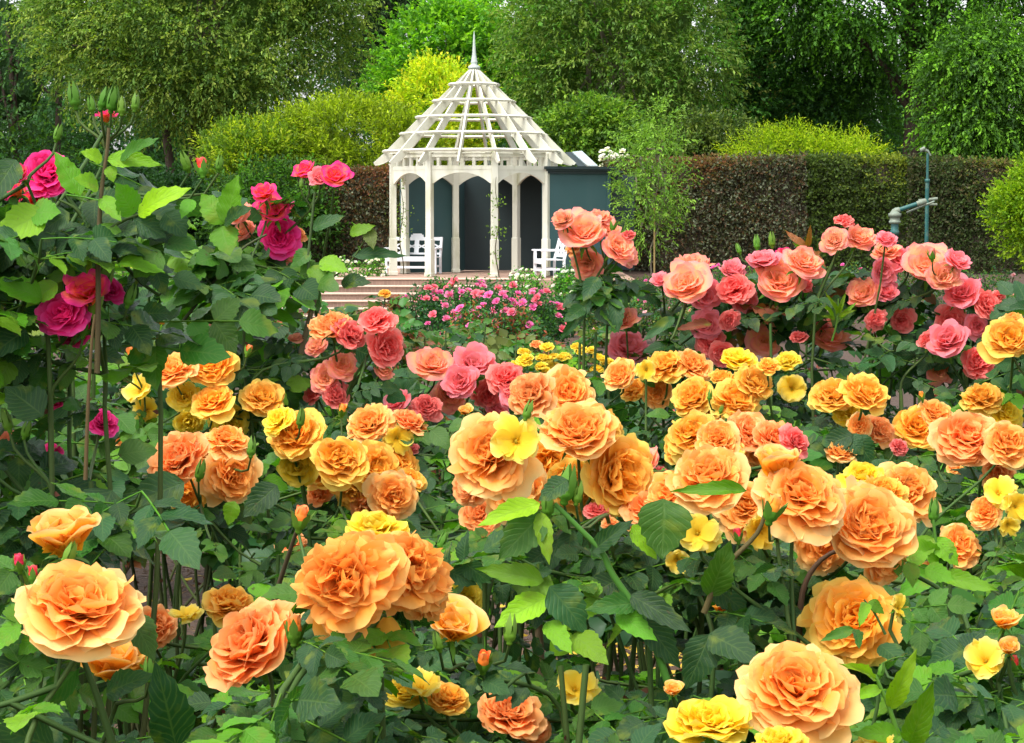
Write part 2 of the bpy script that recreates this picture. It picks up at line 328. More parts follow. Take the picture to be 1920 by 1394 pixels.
link('fallen_petals', mb.mesh('fallen_petals', 'bloom_far', False), kind='stuff')

# terrace and its five steps
mb = MB(); box(mb, (-1.6, 60.2, -.55), (9.2, 12.0, 1.1), bev=.01)
terr = link('terrace', mb.mesh('terrace', 'paver', False), kind='structure')
for k in range(6):
    st = MB(); z = -.165 * k; y = 54.2 - .35 * k
    if k: box(st, (-2.9, y + .2, z - .165 - .2), (6.4, .4, .72))
    else: box(st, (-2.9, y - .01, -.1), (6.4, .02, .14))
    p_ = link('step', st.mesh('step', 'riser', False), terr)
    st = MB(); box(st, (-2.9, y + .15, z - .002 + .012), (6.44, .38, .035), bev=.006); link('nosing', st.mesh('nosing', 'nosing', False), p_)

# ---------------------------------------------------------------- gazebo
GC = Vector(((889.5 - 960) / F * 58, 58.0, 0.015)); GR = 2.14
def gpt(th, r, z): t = R(th); return Vector((GC.x + r * math.sin(t), GC.y - r * math.cos(t), z))
gaz = thing('gazebo', 'white open octagonal garden gazebo with slatted conical roof and tall finial on the terrace', 'gazebo', GC)
TH = [-75.5 + 45 * k for k in range(8)]
for th in TH:
    mb = MB(); c = gpt(th, GR, 0)
    box(mb, (c.x, c.y, 1.56), (.15, .15, 3.12), R(th), bev=.012)
    box(mb, (c.x, c.y, .48), (.18, .18, .94), R(th), bev=.014); box(mb, (c.x, c.y, .06), (.2, .2, .1), R(th), bev=.01)
    part('post', mb, 'white', gaz)
def facet(k):
    a, b = gpt(TH[k], GR, 0), gpt(TH[(k + 1) % 8], GR, 0); c = (a + b) / 2; d = (b - a); L = d.length; d.normalize()
    m = Matrix((d, Vector((-d.y, d.x, 0)), Vector((0, 0, 1)))).transposed().to_4x4(); m.translation = c; return m, L
for k in range(8):
    m, L = facet(k); hw = L / 2 - .07
    pts = [(-hw, 2.70), (-hw, 2.34)] + [(-hw + .03 + (2 * hw - .06) * t, 2.34 + .27 * (1 - abs(2 * t - 1) ** 2.2)) for t in np.linspace(0, 1, 17)] + [(hw, 2.34), (hw, 2.70)]
    # arch board as a strip so that the curved underside stays clean
    mb = MB(); A = np.array(m)
    low = pts[1:-1]; V = []
    for (x, z) in low: V += [(x, -.03, z), (x, .03, z), (x, .03, 2.69), (x, -.03, 2.69)]
    V = np.array(V) @ A[:3, :3].T + A[:3, 3]; Fq = []
    for i in range(len(low) - 1):
        for j in range(4): Fq.append([i * 4 + j, i * 4 + (j + 1) % 4, i * 4 + 4 + (j + 1) % 4, i * 4 + 4 + j])
    mb.add(V, Fq); part('arch_board', mb, 'white', gaz)
    mb = MB()
    for z, h, w in ((2.735, .10, .075), (3.045, .09, .07), (3.13, .05, .12)): box(mb, None, (L - .13, w, h), mat=m @ Matrix.Translation((0, 0, z)))
    part('rail', mb, 'white', gaz)
    nb = 5
    for i in range(nb):
        mb = MB(); x = -hw + (i + .5 + .5 * 0) * 2 * hw / nb; w = .1 if i == 2 else .07
        box(mb, None, (w, .045, .22), mat=m @ Matrix.Translation((x, 0, 2.893))); part('baluster', mb, 'white', gaz)
RIN = [(172, 3.175), (140, 3.625), (110, 4.05), (78, 4.47), (47, 4.90)]
for k in range(16):
    th = -75.5 + 22.5 * k; t = R(th); mb = MB()
    rad = Vector((math.sin(t), -math.cos(t), 0)); side = Vector((rad.y, -rad.x, 0))
    m = Matrix((rad, side, Vector((0, 0, 1)))).transposed().to_4x4(); m.translation = (GC.x, GC.y, 0)
    top = [(.07, 5.34), (.65, 4.80), (1.52, 3.97), (2.36, 3.13), (2.64, 2.88)]
    bot = [(2.60, 2.83), (2.50, 2.84), (2.40, 2.87), (2.28, 2.92), (1.44, 3.74), (.58, 4.58), (.07, 5.08)]
    prism(mb, (top + bot), -.021, .021, m)
    part('rafter', mb, 'white', gaz)
for r_, z_ in RIN:
    r = r_ / 72.4; mb = MB()
    for k in range(8):
        a, b = gpt(TH[k], r, z_), gpt(TH[(k + 1) % 8], r, z_); e = (b - a).normalized() * .02
        d = ((a + b) / 2 - Vector((GC.x, GC.y, z_))).normalized()
        beam(mb, a - e * (1 if k % 2 else -.2), b + e * (1 if k % 2 else -.2), 0.075, .05, up=(d.x * .5, d.y * .5, .86))
    part('roof_ring', mb, 'white', gaz)
mb = MB(); lathe(mb, [(0.0, 5.30), (.16, 5.30), (.15, 5.36), (.07, 5.42), (.085, 5.45), (.085, 5.5), (.07, 5.52), (.075, 5.56), (.06, 5.60), (.055, 5.64), (.045, 5.72), (.02, 6.15), (.004, 6.26), (0, 6.27)], (GC.x, GC.y, 0), 10)
part('finial', mb, 'lead', gaz, True)
# ---------------------------------------------------------------- dark green alcove and wing wall
alc = thing('garden_alcove', 'dark green painted shed like alcove standing behind the white gazebo with sloping pale roof sheet', 'shed', (GC.x + .8, 60.6, 0.01))
q = [gpt(TH[k], GR + .12, 0) for k in range(8)]
def wallp(mb, a, b, z0, z1, th=.06): beam(mb, (a[0], a[1], (z0 + z1) / 2), (b[0], b[1], (z0 + z1) / 2), th, z1 - z0)
mb = MB(); a_, b_ = q[7], q[6]; wallp(mb, (a_.x - .02, a_.y + .1), (b_.x, b_.y + .1), .02, 2.66); part('side_panel', mb, 'teal', alc)
mb = MB(); wallp(mb, (q[6].x, q[6].y + .1), (q[6].x + .2, q[6].y + 2.0), .02, 2.66); part('side_panel', mb, 'teal', alc)
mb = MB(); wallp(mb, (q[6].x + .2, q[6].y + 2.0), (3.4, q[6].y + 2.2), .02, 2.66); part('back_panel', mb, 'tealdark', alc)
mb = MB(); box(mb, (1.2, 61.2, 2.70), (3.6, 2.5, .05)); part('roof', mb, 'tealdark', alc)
def slab4(mb, pts, th=.04):
    p = [Vector(q) for q in pts]; n_ = (p[1] - p[0]).cross(p[2] - p[0]).normalized() * th; V = [tuple(q) for q in p] + [tuple(q + n_) for q in p]; mb.add(V, BOXF)
mb = MB(); slab4(mb, [P(1060, 286, 60.6), P(1090, 284, 60.6), P(1122, 312, 59.4), P(1084, 312, 59.4)]); part('roof_sheet', mb, 'tealdark', alc)
mb = MB(); slab4(mb, [P(1073, 285, 60.5), P(1091, 283, 60.5), P(1121, 311, 59.3), P(1101, 311, 59.3)]); part('pale_sheet', mb, 'sheet', alc)
w0, w1 = P(1029, 500, 56.9), P(1143, 500, 57.5); 
wing = thing('painted_wall', 'dark teal painted wall with heavy black cornice at the right side of the gazebo', 'wall', ((w0.x + w1.x) / 2, 57.3, 0.015))
d = Vector((w1.x - w0.x, w1.y - w0.y, 0)); L = d.length; d.normalize(); m = Matrix((d, Vector((-d.y, d.x, 0)), Vector((0, 0, 1)))).transposed().to_4x4(); m.translation = ((w0.x + w1.x) / 2, (w0.y + w1.y) / 2, 0)
def T(x, y, z): return m @ Matrix.Translation((x, y, z))
mb = MB(); box(mb, None, (L, .5, 2.58), mat=T(0, .25, 1.31)); part('wall_panel', mb, 'teal', wing)
mb = MB(); box(mb, None, (.1, .54, 2.56), mat=T(L / 2 - .04, .25, 1.30)); part('corner_board', mb, 'teal', wing)
mb = MB(); box(mb, None, (L + .1, .62, .06), mat=T(0, .25, 2.63)); box(mb, None, (L + .18, .70, .05), mat=T(0, .25, 2.685)); box(mb, None, (L + .28, .8, .07), mat=T(0, .25, 2.745)); part('cornice', mb, 'tealdark', wing)
mb = MB(); box(mb, None, (L + .03, .56, .12), mat=T(0, .25, .08)); part('plinth', mb, 'tealdark', wing)

# ---------------------------------------------------------------- benches
def bench(name, label, loc, rz, W):
    b = thing(name, label, 'bench', loc, 'white benches in the gazebo'); b.rotation_euler = (0, 0, rz)
    def pt(nm, fn, mat='bench'):
        mb = MB(); fn(mb); return link(nm, mb.mesh(nm, mat, False), b)
    h = W / 2
    for s in (-1, 1):
        pt('leg', lambda mb: box(mb, (s * (h - .04), -.25, .32), (.07, .07, .64), bev=.006))
        pt('leg', lambda mb: beam(mb, (s * (h - .04), .25, 0), (s * (h - .04), .25, .45), .06, .06, up=(0, 1, 0)))
        pt('back_post', lambda mb: beam(mb, (s * (h - .04), .25, .43), (s * (h - .04), .38, .95), .06, .06, up=(0, 1, 0)))
        pt('armrest', lambda mb: box(mb, (s * (h - .04), -.02, .66), (.09, .62, .04), bev=.008))
        pt('side_rail', lambda mb: box(mb, (s * (h - .04), 0, .2), (.04, .46, .05)))
    for k in range(6): pt('seat_slat', lambda mb: box(mb, (0, -.25 + .09 * k, .43), (W - .1, .075, .025), bev=.004))
    pt('apron', lambda mb: box(mb, (0, -.27, .37), (W - .14, .03, .09)))
    pt('stretcher', lambda mb: box(mb, (0, -.25, .17), (W - .14, .035, .06)))
    def bk(x, t): return (x, .27 + t * .12 / .5, .47 + t)
    pt('top_rail', lambda mb: (beam(mb, bk(-h + .06, .44), bk(h - .06, .44), .035, .09), beam(mb, bk(-.17, .5), bk(.17, .5), .036, .09), beam(mb, bk(-.12, .54), bk(.12, .54), .034, .07)))
    pt('bottom_rail', lambda mb: beam(mb, bk(-h + .06, .05), bk(h - .06, .05), .03, .05))
    pt('centre_board', lambda mb: beam(mb, bk(0, .07), bk(0, .42), .12, .03, up=(0, 1, 0)))
    for cx in (-(h + .02) / 2, (h + .02) / 2):
        hw = (h - .1) / 2
        for o_ in (-.09, .09):
            pt('lattice_bar', lambda mb: beam(mb, bk(cx - hw + max(o_, 0) * 2, .07 - min(o_, 0) * 1.5), bk(cx + hw + min(o_, 0) * 2, .41 - max(o_, 0) * 1.5), .035, .022, up=(0, 1, 0)))
            pt('lattice_bar', lambda mb: beam(mb, bk(cx - hw + max(o_, 0) * 2, .41 + min(o_, 0) * 1.5), bk(cx + hw + min(o_, 0) * 2, .07 + max(o_, 0) * 1.5), .035, .026, up=(0, 1, 0)))
    return b
pb = P(775, 510, 59.0); bench('garden_bench', 'white wooden bench with fretwork back behind the left gazebo posts', (pb.x, 59.0, .015), R(-14), 1.42)
pb = P(1030, 505, 55.9); bench('garden_bench', 'white bench seen end on in front of the right gazebo post', (pb.x, 55.9, .015), R(-80), 1.3)

# ---------------------------------------------------------------- verdigris watering pipes
pc = P(1677, 470, 45); z0 = gzf(pc.x, 45)
v = thing('water_valve', 'thick verdigris green standpipe with angled arm and pale collar before the hedge', 'standpipe', (pc.x, 45, z0))
zt = P(1677, 398, 45).z
mb = MB(); lathe(mb, [(.14, z0), (.14, z0 + .1), (.075, z0 + .12), (.075, zt - .45), (.09, zt - .45), (.09, zt - .38), (.075, zt - .36), (.075, zt - .12)], (pc.x, 45, 0), 14); part('standpipe', mb, 'copper', v, True)
mb = MB(); lathe(mb, [(.0, zt + .07), (.05, zt + .06), (.1, zt - .02), (.13, zt - .03), (.13, zt - .09), (.1, zt - .10), (.1, zt - .17), (.12, zt - .18), (.12, zt - .22), (.08, zt - .24)], (pc.x, 45, 0), 14); part('collar', mb, 'brass', v, True)
e = P(1737, 377, 45); s0 = P(1680, 396, 45)
mb = MB(); tube(mb, [s0, s0.lerp(e, .5), s0.lerp(e, .7)], .045, 10); part('arm', mb, 'copper', v, True)
mb = MB(); tube(mb, [s0 - Vector((.06, 0, .05)), s0, s0.lerp(e, .12)], [.055, .07, .058], 10); tube(mb, [s0.lerp(e, .68), s0.lerp(e, .95), e], [.055, .06, .04], 10); part('elbow', mb, 'brass', v, True)
mb = MB(); a_ = P(1700, 399, 45.1); b_ = P(1752, 378, 45.1); tube(mb, [a_, b_], .022, 6); part('brace_rod', mb, 'brass', v, True)
pc = P(1737, 470, 47); z0 = gzf(pc.x, 47)
v = thing('sprinkler_pole', 'tall thin green metal pole with small sprinkler head above the hedge top', 'sprinkler', (pc.x, 47, z0))
mb = MB(); zm = P(1737, 340, 47).z; tube(mb, [(pc.x, 47, z0), (pc.x, 47, zm)], .042, 8); part('lower_pole', mb, 'copper', v, True)
mb = MB(); zt = P(1737, 288, 47).z; tube(mb, [(pc.x, 47, zm), (pc.x, 47, zt)], .028, 8); lathe(mb, [(.03, -.03), (.055, -.02), (.055, .04), (.02, .05)], (pc.x, 47, zm), 8); part('upper_pole', mb, 'copper', v, True)
mb = MB(); a_ = P(1730, 280, 47); tube(mb, [(pc.x + .06, 47, zt - .05), (pc.x, 47, zt + .05), a_], [.02, .03, .035], 8); tube(mb, [a_ - Vector((.05, 0, .03)), a_ + Vector((.05, 0, .02))], .045, 8); part('sprinkler_head', mb, 'brass', v, True)
mb = MB(); a_ = P(1722, 377, 47); b_ = P(1758, 373, 47); tube(mb, [a_, b_], .035, 8); tube(mb, [P(1725, 383, 47), P(1757, 384, 47)], .03, 6); part('coupling', mb, 'brass', v, True)

# ================================================================== FOLIAGE MASSES
def pal(n, cols, w=None):
    cols = np.array(cols, float); k = RNG.choice(len(cols), n, p=w); c = cols[k]
    return c * RNG.uniform(.75, 1.25, (n, 1))
def blob(mb, c, r, col=(.03, .045, .015), seed=0, ns=10):
    """uneven dark solid heart of a crown or hedge, hides the far side"""
    rg = np.random.default_rng(seed); a = np.arange(ns) * 2 * math.pi / ns; V = []; nr = ns // 2 + 1
    for i in range(nr):
        p = math.pi * i / (nr - 1)
        for t in a:
            k = rg.uniform(.8, 1.1); V.append((c[0] + r[0] * k * math.sin(p) * math.cos(t), c[1] + r[1] * k * math.sin(p) * math.sin(t), c[2] + r[2] * k * math.cos(p)))
    i = np.arange(nr - 1)[:, None] * ns; j = np.arange(ns)[None, :]; k = (j + 1) % ns
    mb.add(V, np.stack([i + j, i + ns + j, i + ns + k, i + k], -1).reshape(-1, 4), col)
def sprays(mb, C, out, n_leaf, ln, wd, droop, cols, w=None, spread=.5, step=.06, cvar=.25):
    """C (m,3) spray origins, out (m,3) directions: leaves alternate along an arching twig"""
    m = len(C); d = unit(out); pos = C.copy(); dirs = d.copy()
    base = pal(m, cols, w)
    for k in range(n_leaf):
        dirs = unit(dirs + np.array([0, 0, -droop]) + RNG.normal(0, .12, (m, 3)))
        pos = pos + dirs * step
        sd_ = unit(np.cross(dirs, RNG.normal(0, 1, (m, 3))))
        la = unit(dirs * RNG.uniform(.3, .9, (m, 1)) + sd_ * spread + np.array([0, 0, -droop * 1.2]))
        up = unit(np.array([0, 0, 1.0]) + RNG.normal(0, .55, (m, 3)))
        sw = unit(np.cross(la, up)); s_ = RNG.uniform(.65, 1.2, m)
        quads(mb, pos, la, sw, ln * s_, wd * s_, base * RNG.uniform(1 - cvar, 1 + cvar, (m, 1)), .15)
def crown_points(n, c, r, rng, ycut=.35, inner=.55):
    p = unit(rng.normal(0, 1, (n * 4, 3))); k = rng.uniform(inner, 1, (len(p), 1)) ** .6; p = p * k
    p = p[p[:, 1] < ycut][:n]; return np.array(c) + p * np.array(r), p
TREE_N = 0
def tree(name, label, cat, px, py_top, py_bot, pxw, Y, trunk, cols, leaf, clumps, per, droop=.12, w=None, group=None, size=1.0, nleaf=9, heart=True, trunk_r=.28, bark='bark', limbs=8, step=.09, seed=1, spread=.5, cover=None):
    """trunk: list of x pixels of the stems; crown spans py_top..py_bot and px +- pxw at distance Y"""
    rng = np.random.default_rng(seed); s = Y / F
    c = np.array(P(px, (py_top + py_bot) / 2, Y)); rx = pxw * s; rz = (py_bot - py_top) / 2 * s; ry = min(rx, rz) * .85
    bx = P(trunk[0], 500, Y).x; z0 = gzf(bx, Y)
    t = thing(name, label, cat, (bx, Y, z0), group)
    mb = MB(); cl = MB(); ctr, dirn = crown_points(clumps, c, (rx, ry, rz), rng)
    tops = []
    for tx in trunk:
        x0 = P(tx, 500, Y).x; lean = rng.uniform(-.5, .5); pts = [(x0 + lean * k * .25 + rng.normal(0, .05), Y + rng.normal(0, .05), z0 - .1 + (c[2] + rz * .2 - z0) * k / 6) for k in range(7)]
        tube(cl, pts, np.linspace(trunk_r, trunk_r * .45, 7), 8); tops.append(pts)
    part('trunk', cl, bark, t, True)
    for k in rng.choice(len(ctr), min(limbs, len(ctr)), replace=False):
        tp = tops[k % len(tops)]; a = np.array(tp[rng.integers(3, 6)]); b = ctr[k]; mid = (a + b) / 2 + rng.normal(0, .25, 3) + [0, 0, .2]
        lb = MB(); tube(lb, [a, (a + mid) / 2 + rng.normal(0, .08, 3), mid, (mid + b) / 2 + rng.normal(0, .1, 3), b], np.linspace(trunk_r * .38, .03, 5), 6); part('limb', lb, bark, t, True)
    if heart:
        for k in range(5): 
            hc = c + np.array([rng.uniform(-.45, .45) * rx, .3 * ry, rng.uniform(-.4, .35) * rz]); blob(mb, hc, (rx * .38, ry * .3, rz * .4), np.array(cols[0]) * .8, seed * 10 + k, 12)
    cs = size * rng.uniform(.7, 1.3, len(ctr))
    cb = MB()
    for q_ in range(per):
        o_ = unit(rng.normal(0, 1, ctr.shape) + np.array([0, -.45, .75]) + dirn * .5)
        st = ctr + o_ * np.array([1, 1, .62]) * (cs * rng.uniform(.55, .95, len(ctr)))[:, None]
        kk = cols[q_ % len(cols)] if False else None
        sprays(mb, st, o_ + np.array([0, -.1, .15]), nleaf, leaf[0], leaf[1], droop, cols, w, spread, step)
    if cat == 'shrub':
        m_ = max(12, clumps // 2); up_ = unit(rng.normal(0, 1, (m_, 3)) * [1, .6, .4] + [0, -.2, .9]); st = c + up_ * np.array([rx, ry, rz]) * rng.uniform(.75, 1.0, (m_, 1)) + rng.normal(0, .1, (m_, 3))
        sprays(mb, st, up_ + np.array([0, 0, .5]), nleaf + 3, leaf[0], leaf[1], .0, cols, w, spread, step)
    part('crown', mb, 'tree_leaf', t, False, kind='stuff'); return t
OLIVE = [(.072, .128, .032), (.125, .18, .042), (.042, .082, .025), (.175, .215, .05)]
GREEN = [(.055, .14, .02), (.10, .24, .025), (.035, .09, .018)]
DARK = [(.025, .065, .018), (.045, .115, .022), (.018, .045, .014)]
BRIGHT = [(.11, .24, .02), (.16, .30, .022), (.06, .15, .02)]
YELLOW = [(.30, .36, .02), (.20, .29, .02), (.38, .36, .025)]
BLUEG = [(.03, .08, .035), (.045, .11, .045), (.02, .05, .025)]
G = 'garden trees behind the gazebo'
# far wood closing the view: two uneven rows of dark crowns read as one mass
mb = MB(); n = 1100
wx = RNG.uniform(-34, 34, n); wy = RNG.uniform(108, 120, n); topz = 9.3 + 1.7 * np.sin(wx * .55) + 1.1 * np.sin(wx * 1.7 + 1)
wz = RNG.uniform(-1, 1, n) ** 1 * .5 * (topz + 1) + .5 * (topz - 1)
for k in range(22): sprays(mb, np.stack([wx, wy, wz], 1) + RNG.normal(0, .75, (n, 3)), RNG.normal(0, 1, (n, 3)), 6, .34, .09, .1, DARK + BLUEG, None, .6, .16)
for k in range(34): blob(mb, (-33 + k * 2, 121, 1.5), (1.9, 1.5, 4.5 + 1.6 * math.sin(k * 1.9)), (.015, .028, .012), k, 10)
link('woodland', mb.mesh('woodland', 'tree_leaf', False), kind='stuff')

tree('willow_tree', 'broad olive green willowy tree with drooping foliage and several dark stems at left', 'tree', 375, -190, 250, 290, 80, [335, 352, 405], OLIVE, (.17, .038), 210, 60, .10, [.35, .35, .15, .15], G, 1.0, 8, True, .2, step=.11, seed=3)
tree('shade_tree', 'blue green tree at the far left edge behind the willowy tree', 'tree', 20, -150, 330, 150, 92, [45, 100], BLUEG + GREEN[:1], (.24, .06), 80, 24, .12, None, G, 1.1, 8, True, .2, step=.13, seed=4)
tree('dark_conifer', 'near black evergreen tree between the willowy tree and the bright green tree', 'tree', 745, -160, 200, 85, 102, [750], [(.010, .022, .012), (.016, .035, .016)], (.3, .04), 60, 26, .1, None, G, 1.1, 8, True, .25, step=.13, seed=5)
tree('leafy_tree', 'bright fresh green tree rising behind the left side of the gazebo roof', 'tree', 850, 30, 270, 125, 92, [860], BRIGHT + GREEN[:1], (.23, .075), 100, 26, .03, None, G, .95, 7, True, .2, step=.12, seed=6)
tree('leafy_tree', 'mid green tree seen straight behind the gazebo finial', 'tree', 950, -60, 240, 130, 96, [985], GREEN + BRIGHT[:1], (.23, .075), 90, 26, .04, None, G, 1.0, 7, True, .2, step=.12, seed=16)
tree('olive_tree', 'large olive green tree with fine drooping leaves and pale twigs right of the gazebo', 'tree', 1165, -130, 330, 185, 78, [1130, 1180], OLIVE[:3] + GREEN[:1], (.18, .036), 160, 44, .09, [.4, .3, .15, .15], G, .95, 8, True, .16, 'pale_bark', 16, step=.1, seed=7)
tree('evergreen_tree', 'dark small leaved evergreen tree right of the olive green tree', 'tree', 1395, -150, 340, 80, 86, [1390], DARK + [(.10, .11, .03)], (.16, .05), 90, 30, .05, [.35, .35, .18, .12], G, .9, 8, True, .25, step=.1, seed=8)
tree('spreading_tree', 'huge dark green tree with layered boughs and black trunk at the right', 'tree', 1700, -200, 120, 280, 84, [1712, 1745, 1775], GREEN[:1] + DARK[:2] + GREEN[1:2], (.18, .055), 170, 46, .10, [.3, .25, .25, .2], G, 1.15, 8, False, .42, 'bark', 22, step=.13, seed=9)
tree('hanging_tree', 'green tree with hanging foliage at the right edge behind the hedge', 'tree', 1850, 60, 330, 90, 80, [1880], GREEN + DARK[:1], (.17, .045), 75, 46, .14, None, G, .9, 9, True, .2, step=.11, seed=19)
tree('layered_tree', 'mid green tree with drooping boughs between dark evergreen and black trunk', 'tree', 1540, 60, 320, 130, 88, [1560], DARK[:2] + GREEN[:1] + BLUEG[:1], (.18, .05), 110, 40, .10, None, G, 1.0, 8, True, .18, step=.12, seed=20)
S = 'shrubs behind the hedge and gazebo'
SHADED_DK = [(.012, .03, .012), (.022, .055, .018), (.016, .04, .02)]  # leaf greens darkened to paint in the shade under the trees
tree('yellow_green_shrub', 'large yellow green shrub left of the gazebo roof', 'shrub', 640, 205, 400, 170, 72, [600, 680], [(.13, .19, .015), (.20, .26, .016), (.08, .12, .02)], (.15, .03), 130, 36, -.02, [.4, .35, .25], S, .6, 7, True, .08, step=.08, seed=10)
tree('yellow_green_shrub', 'smaller yellow green shrub with golden tips under the willowy tree', 'shrub', 470, 245, 400, 75, 71, [480], [(.13, .18, .018), (.26, .28, .02), (.07, .11, .02)], (.15, .03), 70, 30, -.02, [.4, .25, .35], S, .5, 7, True, .08, step=.08, seed=11)
tree('golden_shrub', 'golden yellow leaved shrub just left of the gazebo roof peak', 'shrub', 815, 135, 340, 85, 74, [820], YELLOW, (.13, .04), 75, 34, -.05, None, S, .5, 7, True, .08, step=.07, seed=12)
tree('fern_leaved_shrub', 'feathery bright yellow green shrub showing over the hedge top', 'shrub', 1505, 268, 350, 125, 70, [1505], [(.17, .25, .010), (.11, .18, .012), (.24, .30, .014)], (.13, .018), 46, 30, .03, None, S, .5, 10, False, .06, step=.07, seed=13)
tree('leafy_shrub', 'green shrub rising behind the dark teal wall and cornice', 'shrub', 1105, 215, 350, 80, 69, [1110], [(.07, .14, .02), (.13, .20, .03), (.04, .08, .02)], (.14, .04), 70, 30, .05, None, S, .55, 7, True, .07, step=.08, seed=14)
tree('leafy_shrub', 'dull green shrub behind the hedge under the olive green tree', 'shrub', 1330, 240, 350, 90, 74, [1330], [(.05, .085, .025), (.08, .11, .03), (.03, .055, .02)], (.14, .035), 70, 28, .08, None, S, .6, 7, True, .07, step=.08, seed=15)
tree('dark_shrub', 'green shrub coloured dark for the shade beneath the willowy tree', 'shrub', 240, 335, 560, 190, 70, [240], SHADED_DK, (.16, .045), 150, 26, .05, None, S, .6, 7, True, .07, step=.08, seed=21)
tree('dark_shrub', 'shade darkened green shrub at the far left behind the magenta rose bush', 'shrub', 40, 330, 560, 150, 68, [40], SHADED_DK, (.16, .045), 110, 26, .05, None, S, .6, 7, True, .07, step=.08, seed=22)
tree('dark_shrub', 'deep green shrub beside the left end of the brown hedge', 'shrub', 520, 330, 520, 120, 68.5, [520], DARK + GREEN[:1], (.15, .04), 90, 26, .05, None, S, .55, 7, True, .07, step=.08, seed=23)
tree('lime_shrub', 'bright lime green shrub in front of the hedge at the right edge', 'shrub', 1945, 322, 478, 66, 46, [1945], [(.11, .19, .010), (.07, .14, .012), (.17, .25, .014)], (.08, .026), 70, 34, 0, None, None, .3, 7, True, .04, step=.045, seed=17)
# slim young tree with a stake
yt = tree('young_tree', 'slim young tree with airy pale green leaves tied to a stake before the hedge', 'tree', 1222, 215, 450, 40, 56, [1223], [(.11, .20, .04), (.15, .25, .05), (.07, .14, .03)], (.12, .02), 55, 13, .1, None, None, .42, 7, False, .025, 'pale_bark', 10, step=.07, seed=18)
mb = MB(); a_ = P(1227, 500, 55.8); b_ = P(1227, 388, 55.8); tube(mb, [(a_.x, 55.8, gzf(a_.x, 55.8)), b_], .022, 6); part('stake', mb, 'stake', yt)

# ---------------------------------------------------------------- hedge
def hedge(name, label, pts, ztops, cols, w, dens, topcols, seed):
    rng = np.random.default_rng(seed); (x0, y0), (x1, y1) = pts; L = math.hypot(x1 - x0, y1 - y0); D = 1.3
    d = np.array([(x1 - x0) / L, (y1 - y0) / L, 0]); nf = np.array([d[1], -d[0], 0]); 
    if nf[1] > 0: nf = -nf
    z0 = min(gzf(x0, y0), gzf(x1, y1)) - .05; zt0, zt1 = ztops
    t = thing(name, label, 'hedge', ((x0 + x1) / 2, (y0 + y1) / 2, z0), 'clipped hedges behind the rose beds')
    core = MB(); nxs = int(L / .5) + 2; nzs = 7; V = []
    for i in range(nxs):
        for k in range(nzs + 2):
            f = i / (nxs - 1); zt = zt0 + (zt1 - zt0) * f
            if k < nzs: off, z = -.12 + rng.uniform(-.05, .03), z0 + (zt - .12 - z0) * k / (nzs - 1)
            elif k == nzs: off, z = -D, zt - .12
            else: off, z = -D, z0
            p = np.array([x0, y0, 0]) + d * L * f + nf * off; V.append((p[0], p[1], z))
    i = np.arange(nxs - 1)[:, None] * (nzs + 2); j = np.arange(nzs + 1)[None, :]
    core.add(V, np.stack([i + j, i + nzs + 2 + j, i + nzs + 3 + j, i + j + 1], -1).reshape(-1, 4), (.022, .018, .012)); 
    part('hedge_core', core, 'bark', t)  # solid dark core put inside the leaves so the hedge isn't see-through
    fo = MB(); n = int(L * dens * 1.3); f = rng.uniform(0, 1, n); zt = zt0 + (zt1 - zt0) * f; face = rng.uniform(0, 1, n) < .8
    h = rng.uniform(0, 1, n) ** .8; z = np.where(face, z0 + .1 + (zt - z0 - .1) * h, zt); off = np.where(face, rng.normal(-.03, .09, n), -rng.uniform(0, D, n))
    bul = .06 * np.sin(f * L * 2.1) + .05 * np.sin(z * 3 + f * L)
    p = np.array([x0, y0, 0]) + d * (L * f)[:, None] + nf * (off + np.where(face, bul, 0))[:, None]; p[:, 2] = z + rng.normal(0, .035, n) + np.where(rng.uniform(0, 1, n) < .12, rng.uniform(0, .16, n), 0)
    clump = np.sin(f * L * 5.1 + 3 * np.sin(z * 4.3)) * np.sin(z * 6.7 + f * L * 2.9); p += nf * (.10 * clump)[:, None]
    a = unit(rng.normal(0, 1, (n, 3)) + nf * .5 + np.array([0, 0, .3])); s = unit(np.cross(a, nf + rng.normal(0, .7, (n, 3))))
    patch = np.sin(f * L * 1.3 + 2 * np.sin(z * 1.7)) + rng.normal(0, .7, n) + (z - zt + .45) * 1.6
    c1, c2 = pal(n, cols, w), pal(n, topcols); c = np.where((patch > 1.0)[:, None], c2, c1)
    quads(fo, p, a, s, rng.uniform(.07, .13, n), rng.uniform(.020, .038, n), c, .2)
    part('foliage', fo, 'tree_leaf', t, False, kind='stuff')
def hx(px, Y): return (P(px, 450, Y).x, Y)
BRN_GLINT = [(.048, .042, .034), (.10, .115, .10), (.032, .038, .022), (.085, .052, .034)]  # brown leaf tones; the pale grey one paints in bluish glints of light
hedge('hedge', 'brown tinged clipped hedge right of the dark teal wall', (hx(1130, 63.5), hx(1512, 62)), (P(0, 306, 63).z, P(0, 298, 62).z), BRN_GLINT, [.3, .3, .25, .15], 3800, [(.13, .06, .035), (.09, .07, .03), (.12, .08, .045)], 1)
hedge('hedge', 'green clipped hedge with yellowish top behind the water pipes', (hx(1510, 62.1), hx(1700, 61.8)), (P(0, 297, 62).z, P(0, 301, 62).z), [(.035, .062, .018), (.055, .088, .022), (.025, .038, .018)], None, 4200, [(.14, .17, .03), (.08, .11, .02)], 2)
hedge('hedge', 'long olive brown clipped hedge running to the right edge', (hx(1702, 61.7), hx(1990, 60.5)), (P(0, 302, 62).z, P(0, 312, 60).z), [(.036, .048, .022), (.055, .05, .034), (.028, .036, .02), (.045, .066, .025)], None, 4200, [(.09, .06, .035), (.09, .10, .03)], 3)
